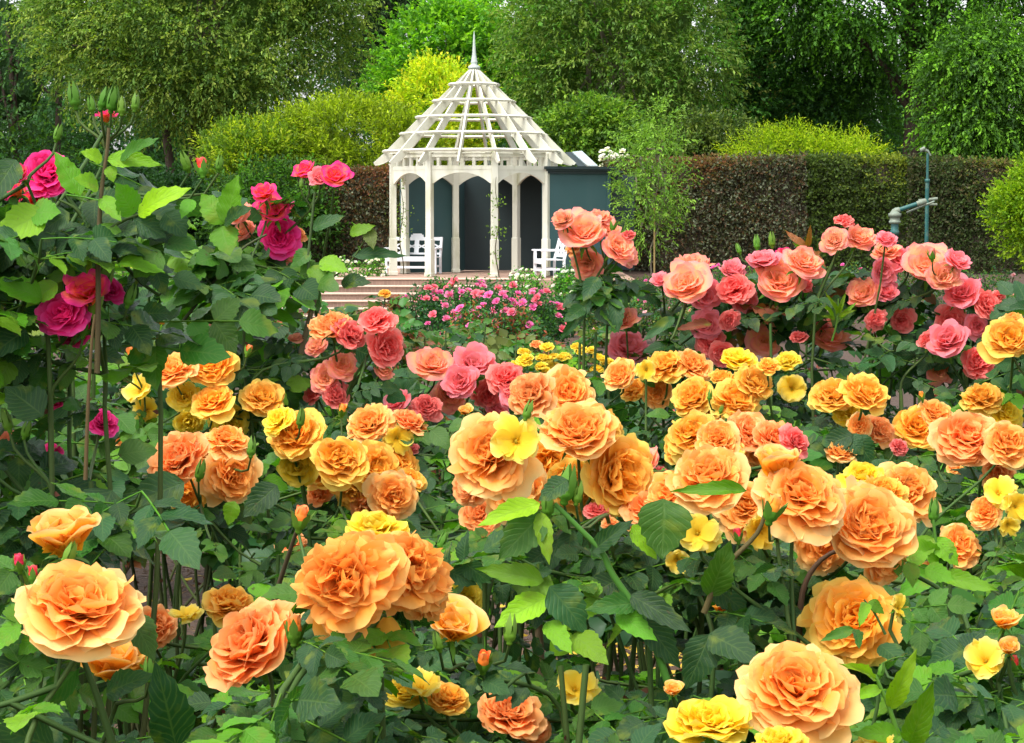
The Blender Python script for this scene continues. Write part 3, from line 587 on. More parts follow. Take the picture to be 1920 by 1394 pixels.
hedge('hedge', 'dark reddish brown hedge left of the gazebo', (hx(560, 68), hx(775, 67.5)), (P(0, 322, 68).z, P(0, 322, 68).z), BRN_GLINT, [.35, .2, .2, .25], 4200, [(.14, .06, .04), (.09, .05, .03)], 4)

# ================================================================== ROSES
def grid_faces(nu, nv):
    i = np.arange(nv - 1)[:, None] * nu; j = np.arange(nu - 1)[None, :]
    return np.stack([i + j, i + j + 1, i + nu + j + 1, i + nu + j], -1).reshape(-1, 4)
def petal(rng, L, W, a0, a1, reflex, cup, ruffle, nu=5, nv=6, az=0., base_r=.03, base_z=0., roll=0., cin=(1, .5, .1), cout=(1, .7, .3), cedge=None, pw=1.0, notch=.1, crump=0.):
    """one petal of a bloom whose axis is +Z; angles from the axis in radians"""
    v = np.linspace(0, 1, nv); u = np.linspace(-1, 1, nu)
    ang = a0 + (a1 - a0) * v ** pw + reflex * np.clip((v - .6) / .4, 0, 1) ** 2
    dv = 1.0 / (nv - 1); r = base_r + np.concatenate([[0], np.cumsum(np.sin((ang[1:] + ang[:-1]) / 2) * L * dv)]); z = base_z + np.concatenate([[0], np.cumsum(np.cos((ang[1:] + ang[:-1]) / 2) * L * dv)])
    w = W * (.22 + .78 * np.sin(np.clip(v * 1.12, 0, 1) ** .75 * math.pi / 2)) ; w[-1] *= .74; w[-2] *= .97
    U, V_ = np.meshgrid(u, v)
    X = U * w[:, None]
    tip = -.16 * L * (np.abs(U) ** 2.4) * V_ ** 3 - notch * L * np.exp(-(U / .35) ** 2) * V_ ** 5
    ta = ang[:, None]
    Rr = r[:, None] + np.sin(ta) * tip; Zz = z[:, None] + np.cos(ta) * tip
    ph = rng.uniform(0, 6.28, 4); n = ruffle * V_ ** 1.8 * (np.sin(U * 2.6 + ph[0]) * .7 + .55 * np.sin(U * 5.2 + ph[1] + V_ * 1.5) * V_ + crump * .7 * np.sin(V_ * 5 + ph[2]) * np.sin(U * 3 + ph[3]))
    c = cup * U ** 2 * (1 - .35 * V_)
    # cupping and ruffles move along the inward normal
    Rr = Rr - np.cos(ta) * (c + n) * 1.0 ; Zz = Zz + np.sin(ta) * (c + n)
    X = X + ruffle * .5 * V_ * np.sin(V_ * 6 + ph[2])
    ca, sa = math.cos(roll), math.sin(roll)
    X, Z2 = X * ca - (Zz - base_z) * sa, X * sa + (Zz - base_z) * ca + base_z; Zz = Z2
    c_, s_ = math.cos(az), math.sin(az)
    Pt = np.stack([Rr * c_ - X * s_, Rr * s_ + X * c_, Zz], -1).reshape(-1, 3)
    t = np.clip(V_.reshape(-1, 1) * 1.15 - .1, 0, 1); cin = np.array(cin); cout = np.array(cout)
    colr = cin * (1 - t) + cout * t
    if cedge is not None:
        e = np.clip((np.maximum(V_, np.abs(U) * V_ ** .5) - .72) / .28, 0, 1).reshape(-1, 1) ** 1.3; colr = colr * (1 - e) + np.array(cedge) * e
    colr = colr * rng.uniform(.95, 1.04)
    uv = np.stack([U, V_], -1).reshape(-1, 2)
    return Pt, grid_faces(nu, nv), colr, uv
STY = {  # inner colour, outer colour, edge; petals, opening
 'O': dict(n=66, ci=(.98,.38,.025), co=(.98,.48,.10), ce=(.98,.60,.22), ih=(.98,.36,.03), open=1.95, W=.50, ruf=.06, crump=1.0),
 'Q': dict(n=84, ci=(.98,.36,.02), co=(.98,.45,.07), ce=(.98,.54,.16), ih=(.97,.27,.025), open=2.35, W=.42, ruf=.08, crump=1.4, ball=True),
 'G': dict(n=60, ci=(.98,.42,.012), co=(.98,.53,.06), ce=(.98,.63,.17), ih=(.98,.42,.016), open=1.95, W=.50, ruf=.06, crump=1.1),
 'Y': dict(n=36, ci=(.95,.66,.01), co=(.94,.74,.05), ce=(.93,.78,.16), ih=(.95,.66,.01), open=1.8, W=.60, ruf=.07, crump=.7),
 'S': dict(n=64, ci=(.98,.34,.05), co=(.98,.44,.13), ce=(.98,.56,.25), ih=(.97,.30,.05), open=1.95, W=.46, ruf=.06, crump=1.1),
 'P': dict(n=30, ci=(.98,.60,.24), co=(.97,.45,.26), ce=(.95,.30,.30), ih=(.98,.54,.18), open=1.75, W=.72, ruf=.045, crump=.2, ht=True),
 'K': dict(n=32, ci=(.96,.30,.22), co=(.95,.28,.30), ce=(.95,.33,.40), ih=(.94,.20,.16), open=1.75, W=.68, ruf=.045, crump=.3, ht=True),
 'C': dict(n=52, ci=(.93,.17,.12), co=(.92,.21,.19), ce=(.93,.36,.30), ih=(.88,.08,.08), open=1.9, W=.48, ruf=.06, crump=.9),
 'M': dict(n=54, ci=(.80,.008,.15), co=(.88,.03,.28), ce=(.92,.11,.40), ih=(.80,.01,.14), open=1.75, W=.52, ruf=.05, crump=.6),
 'R': dict(n=16, ci=(.98,.46,.05), co=(.92,.05,.17), ce=(.88,.015,.30), ih=(.95,.20,.04), open=1.35, W=.66, ruf=.05, crump=.3, ht=True),
 'L': dict(n=10, ci=(.94,.66,.03), co=(.93,.76,.12), ce=(.92,.80,.28), ih=None, open=1.75, W=.74, ruf=.09, crump=.4, stam=True),
 'B': dict(n=15, ci=(.96,.48,.02), co=(.96,.54,.09), ce=(.96,.66,.30), ih=None, open=1.05, W=.72, ruf=.05, crump=.3, ht=True),
}
GREENC = (.075, .19, .015)
def make_bloom(style, seed):
    s = STY[style]; rng = np.random.default_rng(seed * 97 + ord(style)); n = s['n']; inner = MB(); outer = []; opk = rng.uniform(.84, 1.10); lop = rng.uniform(0, 6.28)
    ci, co, ce = s['ci'], s['co'], s['ce']; ih = s['ih'] or ci
    for k in range(n):
        t = (k + .5) / n; az = k * 2.39996 + rng.normal(0, .22)
        ball = s.get('ball')
        if s.get('ht'):
            L = .42 + .62 * t ** .8; a0 = .02 + .45 * t; a1 = .10 + (s['open'] - .1) * t ** 1.1; ref = .15 + .75 * t * (1 if style != 'B' else .3); W = s['W'] * (.42 + .55 * t); cup = .30 * (1 - t) + .16; bz = .12 * (1 - t); br = .02 + .05 * t; pw = .9
        elif s.get('stam'):
            L = .9 + rng.uniform(-.1, .15); a0 = .5; a1 = s['open'] + rng.uniform(-.4, .5); ref = rng.uniform(0, .6); W = s['W'] * rng.uniform(.55, .8); cup = .1; bz = 0; br = .04; pw = .7
        else:
            L = .46 + .56 * t ** .7; a0 = .08 + .75 * t; a1 = .12 + (s['open'] - .12) * t ** (.75 if not ball else .65); ref = .12 + .3 * t * rng.uniform(.2, 1.4); W = s['W'] * (.46 + .68 * t ** .8); cup = .2 * (1 - t) + .09; bz = (.18 if not ball else .30) * (1 - t) - .05; br = .03 + .13 * t; pw = .8
        L *= rng.uniform(.82, 1.14); roll = rng.normal(0, .16 * s['crump'] * (1.6 - t))
        a1 = a1 * opk + rng.normal(0, .19 * s['crump'] + .03); L *= 1 + .13 * math.cos(az - lop) * t; W *= rng.uniform(.85, 1.2)
        tt = t ** .8; cin = np.array(ih) * (1 - tt) + np.array(ci) * tt; cou = np.array(ih) * (1 - tt) * 1.0 + np.array(co) * tt; ced = np.array(co) * (1 - tt) + np.array(ce) * tt
        if style in 'OG' and t > .8: ced = np.array((.95, .70, .30)) if style == 'O' else np.array((.95, .74, .16)); cou = cou * .6 + ced * .4
        pr = petal(rng, L, W, a0, a1, ref, cup, s['ruf'] * (1.25 + .4 * (1 - t)) * rng.uniform(.7, 1.6), 9 if t > .45 else 7, 8 if t > .45 else 7, az, br, bz, roll, cin, cou, ced, pw, .045 if not s.get('ht') else .02, s['crump'] * (1.3 - t))
        if t > .5 and n > 12: outer.append(pr)
        else: inner.add(*pr)
    if s.get('stam') or style == 'Y':
        m = 40; a = unit(rng.normal(0, 1, (m, 3)) * [1, 1, .4] + [0, 0, .9])
        quads(inner, a * .06, a, unit(np.cross(a, rng.normal(0, 1, (m, 3)))), rng.uniform(.16, .3, m), np.full(m, .018), np.tile([.85, .5, .01], (m, 1)), .1)
        blobm = MB(); blob(blobm, (0, 0, .06), (.09, .09, .08), (.6, .45, .03), seed, 8); inner.merge(blobm)
    else:
        blobm = MB(); blob(blobm, (0, 0, .12), (.16, .16, .16), ih, seed, 8); inner.merge(blobm)
    return inner, outer
def make_calyx(seed):
    rng = np.random.default_rng(seed); mb = MB()
    lathe(mb, [(.0, -.34), (.05, -.33), (.09, -.24), (.12, -.14), (.10, -.05), (.06, 0)], (0, 0, 0), 8, GREENC)
    for k in range(5):
        mb.add(*petal(rng, .5, .075, 1.4, 2.2 + rng.uniform(-.2, .5), .3, .02, .02, 3, 5, k * 1.2566, .08, -.07, 0, GREENC, GREENC, None, 1, -.3, 0))
    return mb
def make_bud(cola, seed, openness=.0):
    """slim rose bud: swollen hip, green sepals with long tips and a tip of colour; unit height about 1"""
    rng = np.random.default_rng(seed); mb = MB()
    lathe(mb, [(.0, -.16), (.07, -.14), (.12, -.05), (.10, .02), (.20, .12), (.235, .26), (.20, .40)], (0, 0, 0), 10, GREENC)
    if openness:
        lathe(mb, [(.19, .34), (.205, .46), (.19, .60), (.13, .78), (.06, .90), (.0, .92)], (0, 0, 0), 10, cola)
        for k in range(4): mb.add(*petal(rng, .62, .19, .10, -.30 + .35 * (k == 0), .5, .10, .03, 5, 6, k * 1.6, .17, .34, 0, cola, cola, np.array(cola) * .9 + .08, 1, 0, 0))
    else: lathe(mb, [(.20, .40), (.14, .55), (.06, .74), (.0, .86)], (0, 0, 0), 10, GREENC)
    for k in range(5):
        fl = rng.uniform(.2, 1.3) * openness
        mb.add(*petal(rng, .62 if openness else .95, .13, .30, (-.28 if not openness else -.2) + fl, .1, .03, .01, 3, 7, k * 1.2566 + .3, .19, .08, 0, GREENC, (.10, .20, .03), None, .7, -.25, 0))
    return mb
BL = {}; CAL = [make_calyx(k).mesh('calyx', 'green') for k in range(3)]
def bloom_meshes(style, var):
    key = (style, var)
    if key not in BL:
        inner, outer = make_bloom(style, var); full = MB(); full.merge(inner)
        for p_ in outer: full.add(*p_)
        BL[key] = [inner, outer, None, None, full.mesh('rose_bloom', 'petal')]
    return BL[key]
def place_bloom(root, pos, axis, rad, style, var, split, spin, sx=1.0):
    b = bloom_meshes(style, var); z = Vector(axis).normalized()
    q = z.to_track_quat('Z', 'Y') @ Vector((0, 0, 1)).rotation_difference(Vector((0, 0, 1)))
    rot = q.to_matrix().to_4x4() @ Matrix.Rotation(spin, 4, 'Z')
    if split:
        if b[2] is None:
            b[2] = b[0].mesh('rose_bloom', 'petal'); b[3] = []
            for p_ in b[1]: m = MB(); m.add(*p_); b[3].append(m.mesh('petal', 'petal'))
        me = b[2]
    else: me = b[4]
    o = link('rose_bloom', me, root); o.matrix_local = Matrix.Translation(Vector(pos) - root.location) @ rot @ Matrix.Diagonal((rad * sx, rad, rad, 1))
    if split:
        for m in b[3]: link('petal', m, o)
    c = link('calyx', CAL[var % 3], o)
    return o
BUDS = {k: make_bud(c, i, op).mesh('rose_bud', 'green') for i, (k, c, op) in enumerate([('g', (.10, .18, .04), 0), ('r', (.70, .03, .05), .5), ('o', (.90, .25, .03), .6), ('p', (.85, .22, .18), .5), ('m', (.60, .01, .10), .4)])}
def place_bud(root, pos, axis, h, kind):
    rot = Vector(axis).normalized().to_track_quat('Z', 'Y').to_matrix().to_4x4()
    o = link('rose_bud', BUDS[kind], root); o.matrix_local = Matrix.Translation(Vector(pos) - root.location) @ rot @ Matrix.Diagonal((h * 1.05, h * 1.05, h * .88, 1)); return o

# ---- leaves: a leaflet lies along +Y from 0 to 1, face up is +Z
def leaflet(rng, col, nl=13, nu=5, wid=.33, curl=.35, fold=.18, teeth=.035):
    v = np.linspace(0, 1, nl); u = np.linspace(-1, 1, nu); w = wid * np.sin(math.pi * v ** .78) ** .85 * (1.06 - .18 * v); w[-1] = 0.004; w[0] = .012
    U, V_ = np.meshgrid(u, v); X = U * w[:, None]
    tt = (np.arange(nl) % 2)[:, None] * teeth * (np.abs(U) > .99) * (w[:, None] > .08)
    X = X + np.sign(U) * tt; Yy = V_ + tt * .9 - .05 * np.abs(U) * np.sin(math.pi * V_)
    a, b = rng.uniform(.5, 1.3) * curl, rng.uniform(0, 6.28)
    Z = fold * np.abs(X) * 1.2 - a * V_ ** 2 * .5 + .03 * np.sin(V_ * 9 + b) * np.abs(U) + .012 * np.sin(V_ * 28) * (np.abs(U) > .3)
    c = np.array(col) * rng.uniform(.88, 1.12)
    return np.stack([X, Yy, Z], -1).reshape(-1, 3), grid_faces(nu, nl), np.broadcast_to(c, (nl * nu, 3)), np.stack([U, V_], -1).reshape(-1, 2)
LC = {'dark': (.020, .072, .020), 'mid': (.040, .130, .014), 'young': (.10, .26, .010), 'lime': (.18, .36, .010), 'red': (.20, .06, .025), 'olive': (.09, .12, .02), 'yellow': (.55, .40, .03)}
LEAFLETS = {}; COMPOUND = {}
def leaflet_mesh(kind, k):
    key = (kind, k)
    if key not in LEAFLETS:
        m = MB(); m.add(*leaflet(np.random.default_rng(k * 31 + len(kind)), LC[kind], 15, 5, .36 if k % 2 else .31)); LEAFLETS[key] = m.mesh('leaflet', 'leaf')
    return LEAFLETS[key]
def compound(kind, k, lod):
    key = (kind, k, lod)
    if key in COMPOUND: return COMPOUND[key]
    rng = np.random.default_rng(k * 53 + lod * 7 + len(kind)); n = 5 if k % 3 else 7; mb = MB()
    drop = rng.uniform(.1, .5); ys = np.linspace(0, 1, 5); rz = lambda y: -.5 * drop * y * y
    if lod < 2: tube(mb, [(0, y * .72, rz(y * .72)) for y in ys], .008, 3 if lod else 4, GREENC)
    spots = [(1, 0, .40)] + [(.70 - .27 * (i // 2), 1 if i % 2 else -1, .34 - .05 * (i // 2)) for i in range(n - 1)]
    xf = []
    for y, sd_, L in spots:
        L *= rng.uniform(.88, 1.15); yb = y * .72 if sd_ == 0 else y * .72
        ang = -sd_ * R(rng.uniform(48, 72)) if sd_ else rng.normal(0, .1)
        m = Matrix.Translation((0, yb, rz(yb))) @ Matrix.Rotation(ang, 4, 'Z') @ Matrix.Rotation(-rng.uniform(.0, .5), 4, 'X') @ Matrix.Rotation(rng.normal(0, .3), 4, 'Y') @ Matrix.Scale(L, 4)
        xf.append(m)
        if lod:
            t = MB(); t.add(*leaflet(rng, LC[kind], 9 if lod == 1 else 5, 3, .36, teeth=.03 if lod == 1 else 0)); mb.merge(t, m)
    if lod == 0: COMPOUND[key] = (mb.mesh('leaf', 'green'), xf)
    elif lod == 1: COMPOUND[key] = (mb.mesh('leaf', 'leaf'), None)
    else: COMPOUND[key] = (mb, None)
    return COMPOUND[key]
def leaf_frame(pos, d, nrm, L, origin):
    d = Vector(d).normalized(); nrm = Vector(nrm); s = d.cross(nrm).normalized(); nn = s.cross(d)
    m = Matrix((s, d, nn)).transposed().to_4x4(); return Matrix.Translation(Vector(pos) - Vector(origin)) @ m @ Matrix.Scale(L, 4)
def bez(a, b, c, d, n=9):
    t = np.linspace(0, 1, n)[:, None]; a, b, c, d = [np.array(tuple(q)) for q in (a, b, c, d)]
    return (1 - t) ** 3 * a + 3 * (1 - t) ** 2 * t * b + 3 * (1 - t) * t * t * c + t ** 3 * d
STEMC = (.055, .10, .025); CANEC = (.07, .055, .03)
NPART = {}
def rose_bush(label, group, px, Y, blooms, buds=(), nleaf=60, width=.28, top=None, leaves=('dark', 'mid', 'young'), lw=(.5, .35, .15), llen=.122, seed=0, canes=5, base_px=None, cat='rose bush', name='rose_bush', lod=None, filler=0, low=None, randbuds='g', nrb=0, split=None, dY=.18):
    """blooms: (px, py, size px, style, (right, up, toward)[, dY]); buds: (px, py, h px, kind)"""
    rng = random.Random(seed * 13 + 5); X0 = P(base_px if base_px is not None else px, 700, Y).x; z0 = gzf(X0, Y); root = thing(name, label, cat, (X0, Y, z0), group)
    if lod is None: lod = 0 if Y < 3.7 else 1
    zt = P(px, top if top is not None else (min([b[1] for b in blooms]) + 60 if blooms else 700), Y).z
    zlow = max(z0 + .12, P(px, 1394 if low is None else low, Y).z - .12)
    Xc = P(px, 700, Y).x
    places = []
    for i, b in enumerate(blooms):
        bx, by, sz, sty, face = b[:5]; dy = b[5] if len(b) > 5 else rng.uniform(-dY, dY) * .5; yb = Y + dy
        pos = P(bx, by, yb); rad = sz * yb / F / 2 * {'P': 1.16, 'K': 1.16, 'R': 1.5, 'M': 1.12, 'C': 1.08, 'B': 1.15, 'S': 1.06, 'G': 1.06, 'O': 1.05}.get(sty, 1.0); DISCS.append((bx, by, sz / 2, yb))
        ax = Vector((face[0] + rng.uniform(-.15, .15), -face[2], face[1] + (.28 if face[1] > .1 else .1))).normalized()
        sp_ = (sz > 100) if split is None else split
        place_bloom(root, pos - ax * rad * .15, ax, rad, sty, rng.randrange(5), sp_, rng.uniform(0, 6.28), rng.uniform(.84, 1.06))
        places.append((pos, ax, rad))
    JOBS.append(lambda: bush_wood(root, rng, places, buds, canes, width, X0, Y, z0, zt, Xc, nrb, randbuds, zlow, nleaf, filler, leaves, lw, llen, lod))
    return root
def covering(pts):
    k = 0
    for p in pts:
        x, y = proj(p)
        for bx, by, r, by_ in NPD:
            if by_ > p[1] + .02 and (x - bx) ** 2 + (y - by) ** 2 < (r * .85) ** 2: k += 1
    return k
def bush_wood(root, rng, places, buds, canes, width, X0, Y, z0, zt, Xc, nrb, randbuds, zlow, nleaf, filler, leaves, lw, llen, lod):
    cs = []
    for k in range(canes):
        best = None
        for tr in range(5):
            a = 2 * math.pi * (k + rng.random() * .9) / canes; w = width * rng.uniform(.25, 1.0)
            b = Vector((X0 + .03 * math.cos(a), Y + .03 * math.sin(a), z0 - .02)); h = zt - z0; tp = Vector((Xc + w * math.cos(a), Y + min(w, .35) * math.sin(a) * .8, z0 + h * rng.uniform(.78, .98)))
            j = rng.uniform(-.05, .05)
            pts = bez(b, b + Vector((math.cos(a) * w * .5 + j, math.sin(a) * w * .4, h * .35)), tp - Vector((j, 0, h * .3)), tp, 12); v = covering(pts)
            if best is None or v < best[0]: best = (v, pts)
            if v == 0: break
        pts = best[1]
        if best[0] > 2 and len(cs) > 1: continue
        cs.append(pts)
        mb = MB(); tube(mb, pts, np.linspace(.0065, .0035, 12) * (1 if Y < 20 else 1.5), 6, np.linspace(0, 1, 12).repeat(6)[:, None] * (np.array(STEMC) - CANEC) + CANEC)
        for q in pts[2:-1]:          # thorns
            th_ = unit(RNG.normal(0, 1, (1, 3)) * [1, 1, .2]); quads(mb, np.array([q]), th_, np.array([[0, 0, 1.0]]), np.array([.014]), np.array([.004]), np.array([[.12, .05, .03]]))
        part('cane', mb, 'green', root, True)
    allp = list(cs)
    for pos, ax, rad in places:
        bb = pos - ax * rad * .45; best = None
        for c in cs:
            cand = [p for p in c if p[2] < bb.z - .10] or [c[2]]
            for st in (Vector(max(cand, key=lambda p: p[2])), Vector(cand[len(cand) // 2])):
                d = (bb - st).length
                pts = bez(st, st + Vector((0, .04, d * .4)), bb - ax * d * .18 - Vector((0, 0, d * .15)), bb, 9); v = covering(pts[1:-1]) * .3 + d
                if best is None or v < best[0]: best = (v, pts)
        pts = best[1]; mb = MB(); tube(mb, pts, np.linspace(.0036, .0024, 9), 6, STEMC); part('flower_stem', mb, 'green', root, True); allp.append(pts)
    bl = list(buds)
    for k in range(nrb):
        c = rng.choice(cs); p = Vector(c[-1]) + Vector((rng.uniform(-.06, .06), rng.uniform(-.05, .05), rng.uniform(.02, .09))); q = proj(p); bl.append((q[0], q[1], .028 * F / Y, rng.choice(randbuds), p.y - Y))
    for b in bl:
        yb = Y + (b[4] if len(b) > 4 else rng.uniform(-.05, .05)); pos = P(b[0], b[1], yb); h = b[2] * yb / F; lean = Vector((rng.uniform(-.4, .4), rng.uniform(-.3, .3), 1)); h *= rng.uniform(.8, 1.15)
        place_bud(root, pos - Vector((0, 0, h * .3)), lean, h, b[3])
        bb = pos - Vector((0, 0, h * .42)); c = min(allp, key=lambda q: min((Vector(p) - bb).length if p[2] < bb.z - .04 else 9 for p in q)); cand = [p for p in c if p[2] < bb.z - .04] or [c[len(c) // 2]]
        st = Vector(min(cand, key=lambda p: (Vector(p) - bb).length)); d = (bb - st).length
        mb = MB(); tube(mb, bez(st, st + Vector((0, 0, d * .3)), bb - Vector((0, 0, d * .4)), bb, 6), np.linspace(.0028, .0018, 6), 5, STEMC); part('bud_stem', mb, 'green', root, True)
    bush_leaves(root, rng, allp, cs, zlow, zt, Xc, Y, min(int(nleaf * 1.2), 295), filler, leaves, lw, llen, lod, width)
DISCS = []; JOBS = []
CLEAR = [  # photo regions that near foliage leaves open: the view to the steps, gazebo, far beds and bare soil
 (572, 345, 1000, 505, .98), (625, 505, 770, 592, .93), (745, 440, 1045, 640, .97), (1000, 380, 1250, 520, .9), (1195, 380, 1430, 470, .95), (1245, 300, 1920, 455, .97),
 (0, 0, 1920, 285, 1), (435, 285, 1920, 345, .97), (0, 285, 130, 300, .6), (205, 1020, 385, 1190, .99), (1175, 545, 1240, 640, .6), (1010, 590, 1140, 655, .85), (1120, 1190, 1340, 1262, .95), (930, 1100, 1000, 1235, .93), (230, 1290, 340, 1394, .85)]
def hidden_ok(pts, Y, rng):
    """False when a leaf through these points would cover a bloom behind it or close off an open view"""
    for p in pts:
        x, y = proj(p)
        for bx, by, r, by_ in NPD:
            if by_ > p[1] - .02 and (x - bx) ** 2 + (y - by) ** 2 < (r * .95) ** 2:
                if rng.random() < .975: return False
        if Y < 9:
            for x0, y0, x1, y1, pr in CLEAR:
                if x0 < x < x1 and y0 < y < y1 and rng.random() < pr: return False
    return True
def bush_leaves(root, rng, allp, cs, zlow, zt, Xc, Y, nleaf, filler, leaves, lw, llen, lod, width):
    zones = []
    for pts in allp:
        for p in pts[2:]:
            if p[2] > zlow: zones.append(Vector(p))
    mb = MB()
    for k in range(max(6, nleaf // 8)):
        if not zones: break
        s_ = rng.choice(zones[:max(3, len(zones))]); a = rng.uniform(0, 6.28); w = rng.uniform(.1, .2) + width * .3; e = s_ + Vector((w * math.cos(a), w * .7 * math.sin(a) - .03, rng.uniform(-.02, .16)))
        if e.z > zt + .03: e.z = zt - rng.uniform(0, .1)
        pts = bez(s_, s_ + (e - s_) * .4 + Vector((0, 0, -.02)), e - Vector((0, 0, .04)), e, 6)
        if not hidden_ok(pts[1:], Y, rng): continue
        tube(mb, pts, np.linspace(.0035, .002, 6), 4, STEMC)
        for p in pts[1:]: zones.append(Vector(p)); zones.append(Vector(p))
    if mb.n: part('twigs', mb, 'green', root, True, kind='stuff')
    stuff = MB(); done = 0; tries = 0
    while done < nleaf + filler and tries < 6 * (nleaf + filler) and zones:
        tries += 1
        s_ = rng.choice(zones); out = Vector((s_.x - Xc, (s_.y - Y) - .12, 0)); a = rng.uniform(0, 6.28)
        d = Vector((math.cos(a), math.sin(a) * .8 - .15, rng.uniform(-.35, .45))) + out * 1.2
        nrm = Vector((rng.gauss(0, .4), rng.gauss(-.45, .4), .8)); kind = rng.choices(leaves, lw)[0]; kk = rng.randrange(6)
        L = llen * rng.uniform(.7, 1.25) * (1.0 if kind not in ('lime', 'red') else .85); dn = d.normalized() * L
        if not hidden_ok([s_ + dn * .5, s_ + dn, s_ + dn * 1.25], Y, rng): continue
        done += 1
        if done <= nleaf and lod < 2:
            me, xf = compound(kind, kk, lod); o = link('leaf', me, root); o.matrix_local = leaf_frame(s_, d, nrm, L, root.location)
            if xf:
                for j, m in enumerate(xf): q = link('leaflet', leaflet_mesh(kind, (kk + j) % 4), o); q.matrix_local = m
        else: stuff.merge(compound(kind, kk, 2)[0], leaf_frame(s_, d, nrm, L, (0, 0, 0)))
    if stuff.n: part('foliage', stuff, 'leaf_far', root, True, kind='stuff')
def shoot(root, Y, stem, leaves_, rad=.004, col=STEMC, mat='green', nm='shoot'):
    """stem: pixel polyline; leaves_: (px0, py0, px1, py1, width px, kind, tilt)"""
    if stem:
        pts = [P(x, y, Y + (dy[0] if dy else 0)) for x, y, *dy in stem]; n = len(pts)
        fine = []
        for i in range(n - 1):
            p0, p1, p2, p3 = pts[max(i - 1, 0)], pts[i], pts[i + 1], pts[min(i + 2, n - 1)]
            for t in (0, .25, .5, .75): fine.append(.5 * ((2 * p1) + (-p0 + p2) * t + (2 * p0 - 5 * p1 + 4 * p2 - p3) * t * t + (-p0 + 3 * p1 - 3 * p2 + p3) * t ** 3))
        fine.append(pts[-1]); mb = MB(); tube(mb, fine, np.linspace(rad, rad * .55, len(fine)), 7, col); part(nm, mb, mat, root, True)
    for (x0, y0, x1, y1, w, kind, tilt) in leaves_:
        a, b = P(x0, y0, Y), P(x1, y1, Y - .03 + random.uniform(-.03, .03)); L = (b - a).length; d = (b - a).normalized(); nrm = Vector((tilt, -1, .55)); 
        s = d.cross(nrm).normalized(); nn = s.cross(d); wk = (w * Y / F) / (L * .66)
        m = Matrix((s * wk, d, nn)).transposed().to_4x4(); o = link('leaf', leaflet_mesh(kind, random.randrange(4)), root); o.matrix_local = Matrix.Translation(a - root.location) @ m @ Matrix.Scale(L, 4)

# ================================================================== THE ROSE BUSHES, near to far
UP = (0, .85, .55); CAM = (0, .25, 1); LF = (-.5, .5, .7); RT = (.5, .5, .7); RS = (.85, .35, .45); LS = (-.85, .35, .45); DN = (.1, -.3, .9); TP = (0, 1, .2)
GA = 'apricot rose bushes in the front bed'; GP = 'salmon pink rose bushes'; GM = 'tall magenta rose bushes'; GF = 'pink rose bushes before the steps'
lw_o = (.45, .35, .20)
b1 = rose_bush('apricot rose bush carrying the pair of huge round blooms low left of centre', GA, 690, 2.25,
    [(650, 1092, 208, 'Q', (-.1, .12, 1), 0), (762, 1072, 172, 'Q', (.62, .2, .75), .07), (705, 1002, 120, 'Y', (.1, .9, .4), .12), (795, 1110, 105, 'Q', (.8, -.1, .6), .12)],
    [(560, 978, 60, 'o', .33)], 60, .30, 1160, seed=1)
shoot(b1, 2.27, [(490, 1200, .42), (525, 1090, .38), (560, 985, .33)], [], .004, CANEC)
shoot(b1, 2.23, [], [(615, 1205, 545, 1290, 62, 'dark', .3), (618, 1200, 662, 1300, 75, 'dark', -.3), (640, 1290, 560, 1330, 55, 'dark', .2)])
mb = MB(); P_, f_, c_, u_ = petal(np.random.default_rng(3), 1, .42, .1, .5, .3, .25, .09, 11, 11, 0, .02, 0, 0, (.95, .48, .04), (.93, .55, .06), (.93, .58, .10), 1, 0, 0); mb.add(P_, f_, c_, u_)
o = link('petal', mb.mesh('petal', 'petal'), b1); o.matrix_local = Matrix.Translation(P(726, 1158, 2.3) - b1.location) @ Matrix.Rotation(R(90), 4, 'Z') @ Matrix.Rotation(R(183), 4, 'Y') @ Matrix.Scale(.052, 4)
b2 = rose_bush('rose bush with one broad layered apricot bloom at the bottom right', GA, 1500, 2.2, [(1492, 1305, 222, 'O', (0, .62, .78))], [(1650, 1262, 26, 'g', .1)], 34, .25, 1400, seed=2)
shoot(b2, 2.15, [(1690, 1400), (1668, 1330), (1640, 1265)], [(1668, 1330, 1712, 1235, 40, 'lime', 0), (1655, 1290, 1590, 1310, 22, 'lime', 0), (1640, 1275, 1600, 1240, 20, 'lime', 0), (1690, 1380, 1610, 1372, 40, 'young', 0), (1705, 1395, 1745, 1300, 45, 'young', 0)], .003, (.12, .25, .03))
b3 = rose_bush('clear yellow rose bush cut off by the bottom edge of the picture', GA, 1350, 2.1, [(1330, 1368, 165, 'Y', (0, .9, .4)), (1462, 1398, 95, 'Y', (0, .9, .4)), (1640, 1395, 85, 'L', (0, .9, .3))], [(1270, 1378, 50, 'g'), (1352, 1392, 50, 'g')], 22, .2, 1420, seed=3)
b4 = rose_bush('apricot rose bush at the lower left with a flat ruffled bloom on a bare stalk', GA, 140, 2.2, [(150, 1150, 222, 'O', (.05, .72, .68)), (118, 1030, 165, 'B', (0, .95, .35), .06), (212, 1262, 150, 'B', (.1, .9, .4), .15)], [(38, 1060, 44, 'r'), (62, 1082, 50, 'r'), (118, 1180, 40, 'r', -.06), (280, 1262, 48, 'g', .1), (122, 1048, 52, 'g', -.02)], 34, .22, 1230, seed=4, lod=0)
